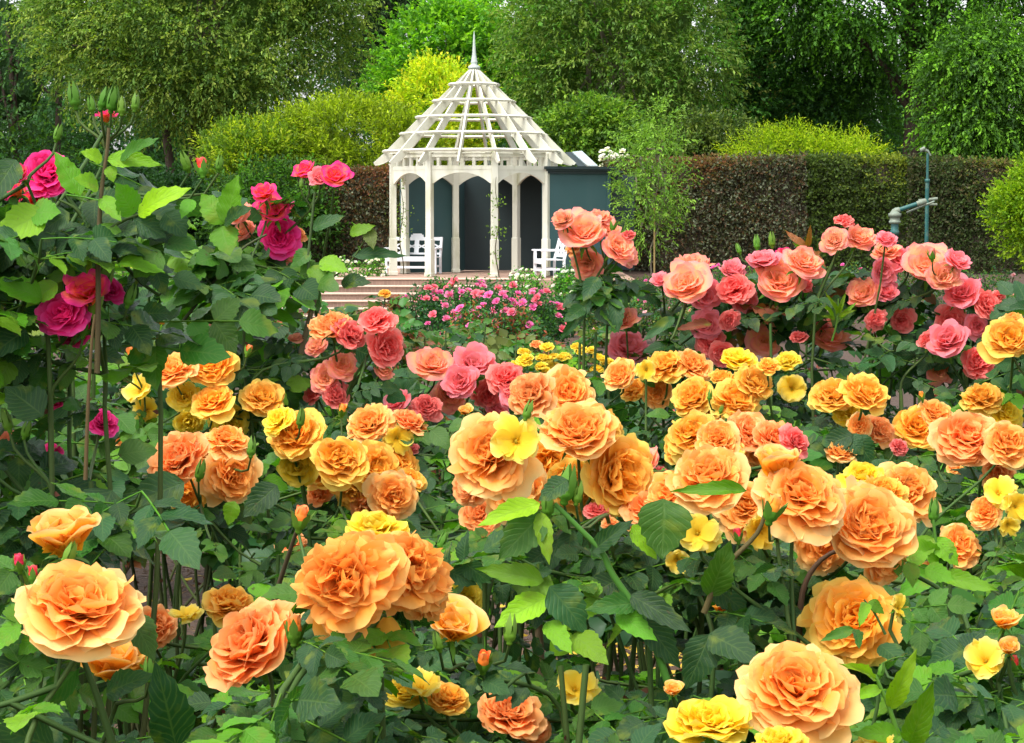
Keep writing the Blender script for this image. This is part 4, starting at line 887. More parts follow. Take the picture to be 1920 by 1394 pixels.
shoot(b4, 2.18, [(210, 1394), (180, 1300), (150, 1222)], [(150, 1250, 65, 1180, 60, 'dark', .3), (150, 1250, 60, 1345, 56, 'mid', 0), (60, 1240, -40, 1260, 45, 'dark', 0), (100, 1400, -10, 1360, 80, 'dark', 0), (330, 1400, 300, 1260, 80, 'dark', .2), (200, 1300, 275, 1262, 50, 'dark', 0), (245, 1150, 290, 1235, 62, 'mid', .3)], .0045, STEMC)
b5 = rose_bush('apricot rose bush with one bloom leaning left beneath the huge pair', GA, 490, 2.45, [(478, 1216, 190, 'S', (-.45, .6, .7))], [(552, 1188, 62, 'o', -.08)], 34, .25, 1290, seed=5)
b6 = rose_bush('rose bush with a small half open orange bloom beside the huge pair', GA, 850, 2.6, [(848, 1188, 132, 'B', (.05, .75, .65)), (790, 1290, 95, 'L', (0, .8, .5), .2), (870, 1125, 80, 'Y', (.2, .6, .7), .5)], [(905, 1245, 55, 'o'), (825, 1210, 45, 'g', -.06), (955, 1190, 60, 'g')], 50, .3, 1260, seed=6)
b7 = rose_bush('rose bush with low apricot blooms half hidden under leaves at bottom centre', GA, 960, 2.9, [(1078, 1292, 105, 'L', (.2, .7, .6)), (955, 1345, 118, 'S', (.2, .7, .6)), (838, 1318, 80, 'G', UP), (610, 1270, 75, 'G', UP), (1000, 1370, 70, 'S', RT), (760, 1300, 90, 'Y', UP)], [], 95, .5, 1300, seed=7, canes=7, lod=0)
b8 = rose_bush('apricot rose bush with the crowded head of blooms in the centre', GA, 1020, 3.15,
    [(925, 855, 165, 'O', (-.35, .25, .9)), (968, 828, 112, 'L', (0, .1, 1), -.1), (1085, 818, 142, 'O', (.05, .72, .7)), (1150, 890, 150, 'G', (.6, .1, .8), .08), (965, 910, 125, 'O', (-.2, -.2, .9), .1), (1075, 905, 100, 'G', (.1, -.4, .9), .15), (1118, 960, 44, 'C', (-.1, .8, .6)), (1145, 985, 34, 'S', UP), (1035, 872, 120, 'G', (0, .1, .9), .2), (1110, 930, 110, 'G', (.2, -.2, .9), .2), (1188, 908, 96, 'G', (.7, .1, .7), .15), (892, 905, 92, 'S', (-.6, 0, .8), .15), (1010, 905, 80, 'C', (0, 0, 1), .22)],
    [(1058, 920, 62, 'g', -.25), (1028, 952, 44, 'g', -.25), (1080, 932, 40, 'g', -.25), (985, 775, 44, 'g', -.1)], 80, .3, 930, seed=8, lod=0)
shoot(b8, 2.85, [(1262, 1310), (1215, 1180), (1150, 1080), (1128, 1035), (1085, 990), (1040, 945)],
    [(1018, 962, 935, 1048, 66, 'mid', .2), (1012, 945, 902, 975, 40, 'lime', -.2), (1012, 960, 1030, 1050, 36, 'lime', 0), (1110, 1035, 1180, 975, 34, 'dark', 0), (1245, 935, 1245, 1045, 92, 'mid', .2), (1185, 985, 1235, 1045, 40, 'lime', .2), (1020, 1090, 900, 1060, 40, 'young', 0), (1025, 1120, 930, 1170, 50, 'lime', 0), (1030, 1100, 1105, 1185, 68, 'dark', .2), (1180, 1115, 1290, 1175, 50, 'dark', -.2), (1200, 1130, 1100, 1140, 46, 'mid', 0), (1205, 1160, 1280, 1250, 60, 'dark', 0), (1330, 1190, 1290, 1290, 72, 'dark', .2), (1330, 1190, 1420, 1230, 66, 'dark', .2), (1025, 1165, 1068, 1215, 44, 'lime', 0), (1075, 1190, 1135, 1235, 50, 'lime', 0), (1155, 1150, 1230, 1195, 46, 'young', 0), (1065, 900, 1010, 935, 44, 'dark', 0)], .0055, (.07, .17, .025))
shoot(b8, 3.3, [(1018, 1330), (1010, 1180), (1005, 1010)], [], .008, (.22, .15, .09), 'green', 'cane')
b9 = rose_bush('apricot rose bush with three big overlapping blooms on dark stalks', GA, 1500, 3.05,
    [(1328, 905, 158, 'O', (-.1, .7, .7)), (1455, 885, 112, 'B', (.1, .9, .4)), (1500, 938, 160, 'O', (.1, .5, .85), -.05), (1622, 995, 175, 'O', (.35, .4, .8)), (1545, 1010, 120, 'O', (-.1, -.2, .9), .12), (1308, 1000, 95, 'L', (0, .2, .9)), (1225, 965, 105, 'S', UP, .15), (1270, 1050, 60, 'L', DN, .1), (1700, 925, 125, 'O', (.15, .5, .8), .8), (1620, 905, 100, 'Y', (0, .8, .6), .8), (1400, 955, 112, 'O', (0, .2, .9), .15), (1560, 955, 110, 'O', (0, .3, .9), .15), (1262, 930, 96, 'O', (-.5, .4, .8), .12), (1655, 1045, 96, 'O', (.3, -.3, .9), .1), (1425, 995, 84, 'L', (0, -.2, .9), .1), (1655, 930, 90, 'G', UP, .7)],
    [(1442, 960, 60, 'o', -.15), (1385, 1008, 36, 'r', -.05)], 80, .38, 1040, seed=9, canes=7, lod=0)
shoot(b9, 2.95, [(1320, 1150), (1355, 1070), (1420, 1000), (1440, 940)], [(1330, 1120, 1370, 1020, 60, 'mid', .2), (1400, 920, 1265, 912, 26, 'young', .2)], .0045, (.10, .08, .03), 'green', 'flower_stem')
shoot(b9, 3.12, [(1498, 1215), (1505, 1110), (1540, 1050), (1600, 1020)], [], .005, (.12, .075, .045), 'green', 'flower_stem')
b10 = rose_bush('rose bush with a pale gold bloom crossed by its own green leaves at lower right', GA, 1610, 3.0, [(1602, 1165, 172, 'G', (-.1, .2, .95)), (1560, 1200, 90, 'L', (0, -.1, 1), .1), (1685, 1140, 60, 'L', (.6, .2, .7)), (1355, 1140, 72, 'B', UP, .5), (1262, 1300, 45, 'B', UP, -.5)], [], 70, .34, 1230, seed=10, lod=0)
shoot(b10, 2.9, [(1660, 1190), (1640, 1150), (1620, 1125)], [(1625, 1130, 1615, 1165, 22, 'young', 0), (1628, 1128, 1660, 1150, 22, 'young', 0), (1600, 1180, 1540, 1200, 24, 'mid', 0), (1605, 1180, 1612, 1210, 22, 'mid', 0), (1700, 1215, 1755, 1285, 60, 'dark', .2), (1650, 1210, 1700, 1245, 40, 'dark', .2)], .002)
b11 = rose_bush('rose bush at the right edge with an orange bud above a spent yellow bloom', GA, 1870, 2.65, [(1882, 1172, 72, 'B', UP), (1848, 1238, 108, 'L', (-.2, .5, .8)), (1892, 1222, 50, 'B', UP, -.05)], [(1905, 1250, 40, 'r')], 46, .22, 1270, seed=11)
b12 = rose_bush('leafy young rose bush of fresh green leaves without blooms left of the right edge', GA, 1770, 3.5, [(1795, 1025, 85, 'O', (.4, .3, .8), .6), (1740, 1072, 45, 'O', UP, .8)], [(1750, 965, 44, 'g')], 75, .26, 1010, leaves=('young', 'mid', 'dark'), lw=(.55, .3, .15), seed=12, lod=0)
shoot(b12, 3.3, [(1790, 1250), (1765, 1100), (1750, 975)], [(1750, 1050, 1790, 1025, 36, 'mid', 0), (1755, 1070, 1690, 1110, 40, 'young', 0), (1760, 1080, 1870, 1100, 36, 'young', 0), (1750, 1010, 1700, 1050, 36, 'young', 0), (1750, 1010, 1800, 1060, 38, 'young', 0), (1760, 1120, 1740, 1170, 40, 'mid', 0), (1765, 1060, 1720, 1010, 36, 'lime', 0)], .004, (.07, .17, .025))
b13 = rose_bush('gold rose bush left of centre with stacked blooms over the bare soil', GA, 650, 4.2,
    [(556, 822, 118, 'G', (-.1, .6, .8)), (560, 870, 85, 'Y', (-.1, -.3, .9), .08), (525, 790, 64, 'Y', LF), (640, 866, 112, 'G', (-.05, .45, .9), -.05), (698, 882, 100, 'G', (.6, .2, .8), .05), (735, 932, 92, 'O', (.3, .1, .9)), (665, 920, 80, 'G', (0, -.4, .9), .12), (695, 800, 84, 'O', (-.2, .6, .7), .2), (745, 822, 64, 'L', (.2, -.1, .9), .18), (768, 796, 64, 'S', (.5, .7, .4), .2), (545, 1022, 58, 'S', UP, .3), (778, 915, 34, 'B', UP), (600, 930, 50, 'S', LF, .15), (610, 885, 80, 'G', LF, .15), (745, 870, 80, 'G', RT, .2), (690, 950, 70, 'S', DN, .12), (770, 905, 60, 'G', RT, .15)],
    [(562, 790, 30, 'g'), (640, 772, 26, 'o')], 100, .42, 960, seed=13, canes=7)
b14 = rose_bush('apricot rose bush at left whose blooms part round a broad dark leaf', GA, 380, 4.0,
    [(338, 868, 112, 'S', (-.4, .4, .8)), (352, 925, 70, 'G', (-.2, -.3, .9), .08), (425, 832, 88, 'O', (.1, .8, .6)), (432, 892, 108, 'O', (.5, .1, .85)), (372, 850, 70, 'O', UP, .1)],
    [(372, 888, 34, 'g', -.1), (470, 845, 34, 'g')], 90, .36, 960, seed=14, canes=6)
shoot(b14, 3.85, [], [(345, 905, 235, 945, 66, 'dark', .2), (520, 910, 455, 965, 56, 'dark', .2), (440, 940, 425, 985, 30, 'young', 0)])
b15 = rose_bush('golden yellow rose bush at left below the magenta rose leaves', GA, 380, 5.1,
    [(322, 700, 84, 'O', (-.1, .75, .6)), (398, 692, 90, 'G', (.2, .3, .9)), (262, 735, 72, 'L', LF), (345, 745, 64, 'Y', CAM), (400, 758, 80, 'G', (0, .7, .7), -.08), (432, 790, 80, 'Y', (.2, -.2, .9)), (492, 752, 80, 'G', (.1, .5, .8)), (275, 770, 60, 'L', DN), (355, 790, 55, 'Y', DN, .1)],
    [(252, 668, 30, 'o'), (286, 660, 34, 'p'), (222, 678, 22, 'o'), (272, 682, 22, 'o'), (462, 660, 26, 'o')], 100, .5, 800, seed=15, canes=7)
b16 = rose_bush('apricot rose bush with twin fluffy blooms just above the central head', GA, 1040, 4.1, [(998, 745, 92, 'S', (-.4, .4, .8)), (1066, 742, 104, 'O', (.2, .3, .9)), (1130, 800, 70, 'G', (.6, .3, .7), .1), (905, 965, 84, 'S', (-.3, .2, .9)), (1180, 985, 50, 'O', UP), (1000, 1010, 70, 'G', DN), (872, 775, 34, 'B', UP)], [], 80, .42, 880, seed=16, canes=6)
b17 = rose_bush('apricot rose bush with a long row of blooms fading to coral in the right middle', GA, 1390, 4.35,
    [(1298, 818, 92, 'G', (-.3, .5, .8)), (1345, 828, 84, 'O', (0, .4, .9), -.06), (1402, 812, 84, 'S', (.1, .5, .8)), (1448, 828, 80, 'S', (.3, .5, .8)), (1488, 832, 66, 'C', (.6, .4, .6)), (1575, 850, 60, 'O', UP, .3), (1685, 842, 40, 'C', RT, .2), (1215, 870, 60, 'P', LF, .3), (1275, 845, 70, 'G', LF, .1), (1370, 850, 70, 'L', CAM, .05), (1420, 850, 60, 'O', DN, .1), (1475, 850, 60, 'S', DN, .1)], [], 100, .5, 900, seed=17, canes=7)
b18 = rose_bush('gold rose bush of tall stacked blooms in the right middle distance', GA, 1390, 4.9,
    [(1382, 756, 86, 'G', (-.1, .5, .8)), (1302, 750, 78, 'G', (-.5, .4, .7)), (1412, 722, 74, 'G', (.4, .4, .8)), (1330, 768, 60, 'G', CAM, .1), (1382, 680, 74, 'Y', (0, .85, .5)), (1478, 682, 54, 'Y', (0, .8, .5)), (1485, 730, 66, 'L', (.1, 0, 1)), (1440, 690, 40, 'G', UP), (1355, 715, 50, 'G', UP, .15)],
    [(1330, 745, 22, 'g', -.1), (1350, 770, 20, 'g', -.1), (1318, 795, 20, 'g', -.1)], 90, .42, 830, seed=18, canes=7)
b19 = rose_bush('orange rose bush under the tall salmon stalk with a wilted yellow bloom', GA, 1230, 5.1,
    [(1165, 706, 64, 'O', (-.4, .4, .8)), (1212, 694, 48, 'L', (0, -.2, 1), -.08), (1252, 690, 80, 'G', (0, .8, .6)), (1298, 690, 74, 'O', (.4, .5, .7)), (1232, 735, 60, 'O', (0, -.2, .9), .1), (1190, 735, 50, 'G', LF, .1)], [], 80, .4, 790, seed=19)
b20 = rose_bush('gold rose bush with a double domed head and dark leaves beneath at right', GA, 1600, 4.75,
    [(1566, 748, 80, 'G', (-.2, .6, .7)), (1622, 745, 84, 'G', (.2, .6, .7)), (1588, 775, 60, 'Y', CAM, .06), (1612, 800, 48, 'O', (-.2, .3, .9)), (1645, 808, 62, 'S', (.5, .3, .8))], [], 70, .34, 830, seed=20)
shoot(b20, 4.65, [], [(1600, 815, 1530, 840, 44, 'dark', .2), (1600, 818, 1640, 870, 50, 'dark', -.2), (1585, 820, 1620, 850, 40, 'dark', 0)])
b21 = rose_bush('peach rose bush with two full pale blooms near the right edge', GA, 1840, 4.3,
    [(1815, 828, 118, 'S', (-.1, .5, .85)), (1888, 836, 98, 'O', (.3, .3, .9)), (1872, 885, 60, 'S', DN, .1), (1722, 805, 96, 'G', (-.1, .4, .9), .5), (1752, 780, 70, 'O', (.3, .6, .7), .5)], [(1730, 745, 20, 'o', .5)], 90, .4, 900, seed=21, canes=6)
b22 = rose_bush('gold rose bush with a nodding yellow bloom behind the two pale blooms at right', GA, 1860, 5.0, [(1842, 752, 76, 'G', (-.2, .7, .6)), (1880, 775, 72, 'Y', (.4, .2, .8)), (1640, 770, 30, 'B', UP)], [], 60, .32, 820, seed=22)
b23 = rose_bush('apricot rose bush cut by the right edge above the other apricot bushes', GA, 1900, 5.0, [(1895, 640, 90, 'G', (-.2, .4, .8)), (1900, 605, 50, 'O', UP, .1)], [], 60, .26, 700, seed=23)
b24 = rose_bush('rose bush with ragged lemon yellow flowers at the right edge', GA, 1870, 4.1, [(1872, 925, 80, 'L', (0, .3, .9)), (1848, 962, 66, 'O', (-.3, .3, .9)), (1905, 950, 70, 'L', (.2, 0, 1)), (1890, 985, 50, 'L', DN)], [], 70, .3, 1000, seed=24)
b25 = rose_bush('rose bush with loose spidery orange flowers beside the bare soil at left', GA, 370, 3.6, [(290, 1180, 92, 'S', (.3, .4, .8)), (348, 1155, 70, 'L', (.1, .9, .4)), (432, 1138, 92, 'G', (.1, .7, .6)), (250, 1240, 60, 'G', RT), (455, 1170, 60, 'L', RT)], [], 55, .3, 1200, seed=25, lod=1)

# coral, pink and salmon bushes
rose_bush('coral rose bush with red domed blooms left of the pink row', GP, 660, 5.0,
    [(622, 620, 84, 'S', (-.15, .85, .5)), (655, 632, 66, 'C', (.5, .5, .7), .03), (706, 605, 66, 'C', (0, .5, .8)), (722, 652, 76, 'C', (.35, 0, .95)), (640, 690, 58, 'P', (.4, .3, .8), .1), (612, 715, 60, 'P', (0, .2, .9), .12), (628, 742, 56, 'C', (.3, .2, .9), .1), (598, 655, 46, 'P', LF, .2), (715, 700, 42, 'P', RT, .1), (555, 640, 30, 'P', UP, .3), (590, 740, 40, 'C', LF, .2)],
    [], 110, .36, 720, leaves=('dark', 'mid', 'young'), lw=(.7, .25, .05), seed=31, canes=6)
rose_bush('pink rose bush with a level row of cupped pink blooms in the middle', GP, 860, 5.6,
    [(814, 694, 84, 'P', (-.1, .6, .75)), (888, 694, 80, 'K', (0, .6, .75)), (870, 722, 70, 'K', (-.2, .2, .9), -.06), (948, 716, 78, 'C', (.2, .5, .8)), (915, 740, 56, 'C', (0, 0, 1), .06), (752, 762, 60, 'K', (-.4, .5, .7)), (800, 765, 56, 'C', (0, .4, .8)), (838, 742, 64, 'P', (.1, 0, .9), .08), (958, 745, 54, 'K', (.3, .2, .9)), (930, 775, 46, 'K', RT), (770, 790, 40, 'P', DN)],
    [], 110, .45, 790, leaves=('dark', 'mid', 'olive'), lw=(.6, .25, .15), seed=32, canes=7)
b33 = rose_bush('salmon rose bush on a single tall stalk standing before the dark teal wall', GP, 1130, 5.8,
    [(1098, 448, 92, 'P', (-.1, .6, .75)), (1058, 418, 46, 'P', (-.5, .5, .6)), (1126, 418, 50, 'P', (.2, .8, .5)), (1152, 470, 66, 'P', (.5, .3, .8)), (1170, 478, 50, 'P', (.8, 0, .6), .05), (1178, 442, 26, 'C', UP), (1102, 492, 62, 'P', (-.2, -.3, .9), .05), (1082, 462, 44, 'S', LS, .03), (1142, 440, 44, 'P', RT, .03), (1172, 606, 50, 'P', (-.3, .5, .8)), (1175, 662, 84, 'K', (0, .5, .8), .1)],
    [(1148, 425, 30, 'p')], 60, .08, 500, leaves=('dark', 'mid'), lw=(.8, .2), seed=33, canes=4, low=640, llen=.13)
shoot(b33, 5.7, [], [(1110, 560, 1048, 640, 22, 'dark', .2), (1095, 575, 1060, 600, 26, 'dark', .2), (1150, 560, 1160, 620, 30, 'dark', 0), (1120, 520, 1095, 560, 30, 'dark', 0)])
b34 = rose_bush('salmon rose bush with the broad cluster of peach centred blooms right of the tall stalk', GP, 1400, 5.8,
    [(1300, 508, 66, 'P', (0, .8, .5)), (1286, 542, 84, 'P', (-.3, .4, .85)), (1318, 555, 60, 'K', (.2, 0, .95)), (1372, 515, 50, 'K', (0, .7, .6)), (1378, 545, 66, 'C', (-.2, .4, .8)), (1392, 560, 50, 'K', DN), (1456, 538, 96, 'P', (.1, .4, .9), -.05), (1432, 498, 60, 'K', (-.2, .8, .5)), (1502, 502, 76, 'P', (.3, .6, .7)), (1505, 535, 36, 'C', RT), (1238, 530, 32, 'K', LF), (1325, 608, 60, 'K', (-.1, -.1, .9), .05), (1366, 600, 40, 'C', DN), (1330, 645, 62, 'C', (.1, .3, .9)), (1352, 662, 46, 'C', DN), (1545, 640, 80, 'P', (.1, .5, .8), .1), (1540, 615, 32, 'C', (0, .9, .3)), (1497, 635, 36, 'C', UP), (1435, 642, 66, 'P', (0, .1, .9), .15), (1470, 480, 26, 'R', UP)],
    [(1420, 460, 24, 'g'), (1388, 470, 24, 'g'), (1448, 455, 24, 'g'), (1502, 528, 26, 'g')], 230, .5, 560, leaves=('dark', 'mid', 'red'), lw=(.72, .2, .08), seed=34, canes=8, llen=.15)
shoot(b34, 5.7, [(1560, 640), (1570, 600), (1572, 560)], [(1565, 600, 1540, 560, 9, 'lime', 0), (1570, 590, 1555, 550, 9, 'lime', 0), (1572, 590, 1585, 550, 9, 'lime', 0), (1574, 600, 1605, 565, 9, 'lime', 0), (1572, 595, 1600, 580, 8, 'lime', 0), (1565, 600, 1545, 590, 8, 'lime', 0), (1335, 608, 1270, 612, 18, 'red', 0), (1265, 595, 1210, 632, 24, 'dark', .2)], .003, (.10, .22, .03))
shoot(b34, 5.8, [(1505, 560), (1510, 500), (1515, 450)], [(1512, 470, 1475, 430, 14, 'red', 0), (1514, 465, 1520, 425, 12, 'red', 0), (1515, 470, 1550, 500, 16, 'red', 0), (1510, 490, 1540, 470, 14, 'red', 0), (1510, 480, 1490, 455, 12, 'young', 0)], .0025, CANEC)
rose_bush('salmon rose bush with tall peach topped blooms before the thick water pipe', GP, 1730, 5.7,
    [(1584, 418, 38, 'C', (0, .9, .4)), (1566, 456, 52, 'P', (-.4, .3, .8)), (1608, 455, 64, 'P', (.2, .6, .8)), (1660, 455, 42, 'K', (0, .7, .6)), (1662, 480, 56, 'P', (-.1, .8, .5)), (1652, 505, 50, 'K', DN, .05), (1698, 495, 54, 'K', LF), (1738, 510, 88, 'P', (-.1, .5, .85)), (1790, 496, 50, 'K', (.5, .5, .6)), (1765, 525, 66, 'P', (.3, .2, .9)), (1622, 556, 66, 'P', (-.4, .4, .8)), (1658, 552, 48, 'K', (.2, .5, .8)), (1802, 558, 76, 'K', (0, .5, .85)), (1848, 575, 62, 'C', (.4, .3, .8)), (1872, 556, 28, 'C', UP), (1690, 600, 46, 'C', DN, .06), (1640, 600, 42, 'C', DN), (1780, 600, 52, 'C', DN, .05), (1830, 610, 50, 'K', DN), (1778, 648, 84, 'K', (-.1, .5, .8), -.1), (1830, 682, 64, 'C', (.3, .2, .9), -.05), (1760, 690, 56, 'P', DN), (1740, 640, 40, 'C', LF), (1700, 665, 40, 'P', LF, .15)],
    [(1748, 480, 28, 'p', -.1)], 250, .45, 560, leaves=('dark', 'mid', 'red'), lw=(.75, .2, .05), seed=35, canes=9, llen=.15)

# magenta bushes on the left
LM = ('dark', 'mid', 'young'); lwm = (.52, .33, .15)
b40 = rose_bush('tall magenta rose bush at the left edge with a bud topped shoot', GM, 140, 3.2,
    [(90, 330, 92, 'M', (.1, .35, .9)), (42, 335, 42, 'R', LF), (36, 365, 42, 'R', LS), (125, 345, 32, 'R', RS), (68, 370, 56, 'R', DN, .05), (200, 226, 34, 'R', (0, 1, .2)), (122, 592, 92, 'M', (-.3, .2, .9), -.12), (165, 558, 80, 'R', (0, .6, .8), -.12), (150, 545, 60, 'M', (0, .8, .5), .05), (202, 548, 54, 'M', RT), (135, 625, 50, 'M', DN, .06), (192, 795, 56, 'M', RT, .3), (122, 935, 60, 'M', UP, .3), (18, 835, 56, 'P', UP), (100, 850, 36, 'M', RT, .3)],
    [(142, 188, 44, 'g'), (174, 202, 34, 'g'), (190, 192, 38, 'g'), (208, 195, 44, 'g', -.03), (228, 205, 34, 'g'), (252, 198, 36, 'g'), (105, 255, 38, 'g'), (354, 310, 38, 'g'), (380, 318, 40, 'r'), (410, 312, 36, 'g'), (172, 575, 56, 'g', -.12), (182, 533, 56, 'g', -.1), (100, 560, 50, 'g', -.1), (238, 562, 46, 'g', -.1), (128, 555, 40, 'g', -.1), (155, 618, 46, 'm', -.12), (18, 795, 40, 'g', -.1), (45, 810, 44, 'g', -.1), (36, 690, 30, 'r')],
    190, .15, 430, base_px=90, leaves=LM, lw=lwm, seed=40, canes=8, lod=0, llen=.145)
shoot(b40, 3.05, [(182, 700), (184, 560), (184, 470), (190, 360), (200, 290), (204, 240)],
    [(192, 300, 158, 282, 32, 'lime', .2), (200, 300, 300, 300, 34, 'lime', .1), (225, 300, 290, 255, 30, 'mid', .2), (150, 368, 105, 282, 48, 'young', .3), (185, 350, 148, 330, 42, 'lime', 0), (205, 312, 212, 340, 22, 'lime', 0), (250, 402, 222, 345, 60, 'young', .3), (258, 402, 335, 345, 50, 'lime', 0), (250, 410, 310, 440, 50, 'dark', 0), (190, 370, 225, 410, 30, 'young', 0), (85, 400, -10, 440, 66, 'lime', .2), (130, 400, 75, 430, 50, 'dark', 0), (30, 300, -20, 370, 60, 'dark', .3), (60, 400, 110, 395, 60, 'young', 0), (420, 420, 380, 360, 60, 'young', .3), (425, 420, 440, 330, 52, 'young', -.2), (415, 425, 430, 475, 50, 'young', 0), (420, 420, 465, 385, 30, 'dark', 0), (360, 375, 340, 405, 30, 'young', 0), (215, 420, 180, 480, 50, 'young', 0), (310, 400, 350, 440, 50, 'dark', .2), (300, 470, 250, 520, 60, 'mid', 0), (80, 560, -10, 520, 44, 'young', 0), (50, 620, -20, 660, 60, 'dark', 0), (80, 780, 10, 720, 80, 'dark', .3), (210, 920, 160, 1010, 90, 'dark', .2), (190, 960, 240, 1000, 60, 'dark', 0)], .0042, (.085, .065, .03))
shoot(b40, 3.1, [(184, 470), (150, 400), (110, 375)], [], .003); shoot(b40, 3.05, [(186, 440), (240, 410), (300, 390)], [], .003); shoot(b40, 3.0, [(160, 900), (165, 760), (172, 640), (178, 590)], [], .003, (.10, .07, .03))
b41 = rose_bush('tall magenta rose bush with a long arching bare brown cane beside the steps', GM, 480, 5.4,
    [(498, 372, 46, 'R', (0, .7, .6)), (516, 404, 56, 'R', (.1, .5, .8)), (522, 446, 76, 'M', (.3, .1, .9)), (450, 408, 56, 'P', (-.4, .5, .7), .05), (465, 440, 50, 'P', LF, .1), (540, 468, 52, 'P', (.4, -.2, .9), .1), (555, 440, 36, 'S', RT, .1), (575, 328, 40, 'R', (-.3, .6, .7)), (600, 338, 40, 'K', (0, .4, .9)), (628, 338, 46, 'R', (.3, .5, .8)), (530, 620, 40, 'P', UP, .5)],
    [(565, 348, 22, 'g'), (592, 350, 22, 'g'), (265, 455, 26, 'g'), (290, 460, 26, 'r')], 110, .2, 470, leaves=LM, lw=(.4, .4, .2), seed=41, canes=5, base_px=560, lod=1, llen=.19)
shoot(b41, 5.3, [(545, 760), (565, 660), (590, 560), (600, 530)], [], .0085, (.13, .115, .06), 'green', 'cane')
shoot(b41, 5.3, [(592, 555), (578, 500), (582, 440), (590, 360)], [(585, 430, 640, 400, 30, 'dark', 0), (582, 470, 545, 500, 34, 'mid', 0), (580, 500, 620, 540, 34, 'young', 0), (600, 490, 650, 505, 34, 'young', 0), (640, 530, 690, 525, 30, 'dark', 0), (655, 440, 700, 420, 26, 'young', 0), (690, 430, 700, 465, 28, 'olive', 0), (660, 480, 760, 470, 26, 'dark', 0)], .0045, (.05, .085, .03))
shoot(b41, 5.3, [(600, 535), (650, 500), (690, 440)], [], .0025); shoot(b41, 5.3, [(330, 620), (400, 530), (450, 470), (500, 440)], [(360, 560, 300, 545, 44, 'dark', 0), (420, 510, 380, 480, 50, 'mid', 0), (330, 470, 370, 520, 60, 'young', 0), (440, 480, 480, 520, 44, 'mid', 0), (490, 540, 460, 600, 54, 'mid', 0)], .0045, (.05, .06, .025))
rose_bush('dense leafy rose bush with hardly a bloom between the two magenta bushes', GM, 330, 5.9, [(255, 500, 26, 'Y', UP), (168, 770, 30, 'C', RT), (480, 590, 24, 'P', UP)], [], 240, .62, 430, leaves=LM, lw=(.5, .33, .17), seed=42, canes=10, nrb=5, llen=.19, filler=150)
rose_bush('dense dark leaved rose bush below the magenta blooms at the left edge', GM, 60, 3.9, [(105, 760, 30, 'M', UP)], [], 170, .16, 560, leaves=LM, lw=(.66, .26, .08), seed=43, canes=9, nrb=4, randbuds='gm', llen=.18)
rose_bush('dark leaved rose bush at left under the golden yellow blooms', GM, 200, 5.7, [(230, 830, 40, 'O', UP)], [], 140, .45, 800, leaves=LM, lw=(.66, .26, .08), seed=44, canes=8, llen=.16)

# leafy bushes filling the beds between
GL = 'leafy rose bushes between the blooming ones'
def leafy(label, px, Y, top, width, n, leaves=('dark', 'mid', 'young'), lw=(.55, .3, .15), seed=0, blooms=(), nrb=2, low=None, llen=.14, filler=0):
    return rose_bush(label, GL, px, Y, list(blooms), [], n, width, top, leaves, lw, llen, seed, 7, filler=filler, nrb=nrb, low=low, split=False)
leafy('leafy dark green rose bush behind the lone bud left of the huge pair', 470, 6.0, 900, .42, 110, seed=50, filler=120)
leafy('leafy rose bush with dark stems under the parted apricot blooms', 420, 4.9, 960, .33, 80, seed=51, filler=60)
leafy('leafy rose bush between the gold blooms and the central head', 850, 5.2, 830, .42, 150, seed=52, blooms=[(770, 845, 34, 'C', UP), (690, 770, 26, 'K', UP), (590, 848, 34, 'C', UP)], nrb=3, filler=120, lw=(.45, .35, .2))
leafy('leafy rose bush in the shade under the central head of blooms', 1080, 4.0, 1010, .40, 130, seed=53, filler=150)
leafy('leafy rose bush in the dark gap left of the thin brown cane', 870, 3.9, 1010, .36, 110, seed=54, filler=100)
leafy('leafy rose bush under the three overlapping blooms right of centre', 1420, 3.9, 1060, .45, 140, seed=55, filler=150)
leafy('leafy rose bush behind the pale gold bloom at lower right', 1640, 3.9, 1040, .42, 130, seed=56, filler=150)
leafy('leafy rose bush filling the bottom right corner', 1810, 2.9, 1250, .36, 70, seed=57, lw=(.4, .35, .25))
leafy('leafy rose bush low in the bottom right beneath the layered bloom', 1640, 2.5, 1330, .3, 60, seed=58)
leafy('leafy rose bush along the bottom edge right of centre', 1180, 2.5, 1330, .3, 50, seed=59)
leafy('leafy rose bush along the bottom edge under the huge pair', 700, 2.45, 1290, .3, 60, seed=60)
leafy('leafy rose bush along the bottom edge left of centre', 430, 2.4, 1320, .3, 56, seed=61)
leafy('leafy rose bush in the bottom left corner', 60, 2.5, 1240, .25, 50, seed=62)
leafy('leafy rose bush under the long row fading to coral', 1300, 5.2, 870, .5, 150, seed=63, blooms=[(1238, 888, 30, 'C', UP)], filler=150)
leafy('leafy rose bush between the double domed head and the two pale blooms', 1690, 5.4, 840, .5, 150, seed=64, blooms=[(1790, 880, 34, 'O', UP), (1540, 870, 34, 'O', UP)], filler=150)
leafy('leafy rose bush behind the lemon yellow flowers at the right edge', 1890, 4.8, 900, .35, 100, seed=65, filler=80)
leafy('dark leaved rose bush beneath the salmon cluster', 1480, 6.4, 600, .62, 260, ('dark', 'mid', 'red'), (.7, .25, .05), 66, [(1400, 690, 40, 'C', UP), (1560, 690, 30, 'K', UP), (1665, 735, 30, 'K', UP), (1745, 742, 30, 'K', UP)], 3, filler=150)
leafy('dark leaved rose bush beneath the peach topped salmon blooms', 1780, 6.4, 600, .5, 240, ('dark', 'mid'), (.7, .3), 67, [(1740, 740, 34, 'P', UP), (1835, 705, 30, 'K', UP)], 2, filler=100)
leafy('dark leaved rose bush beneath the coral and pink rows', 720, 6.3, 700, .6, 150, ('dark', 'mid', 'olive'), (.5, .25, .25), 68, [(580, 760, 34, 'K', UP), (690, 745, 30, 'P', UP)], 2, filler=150)
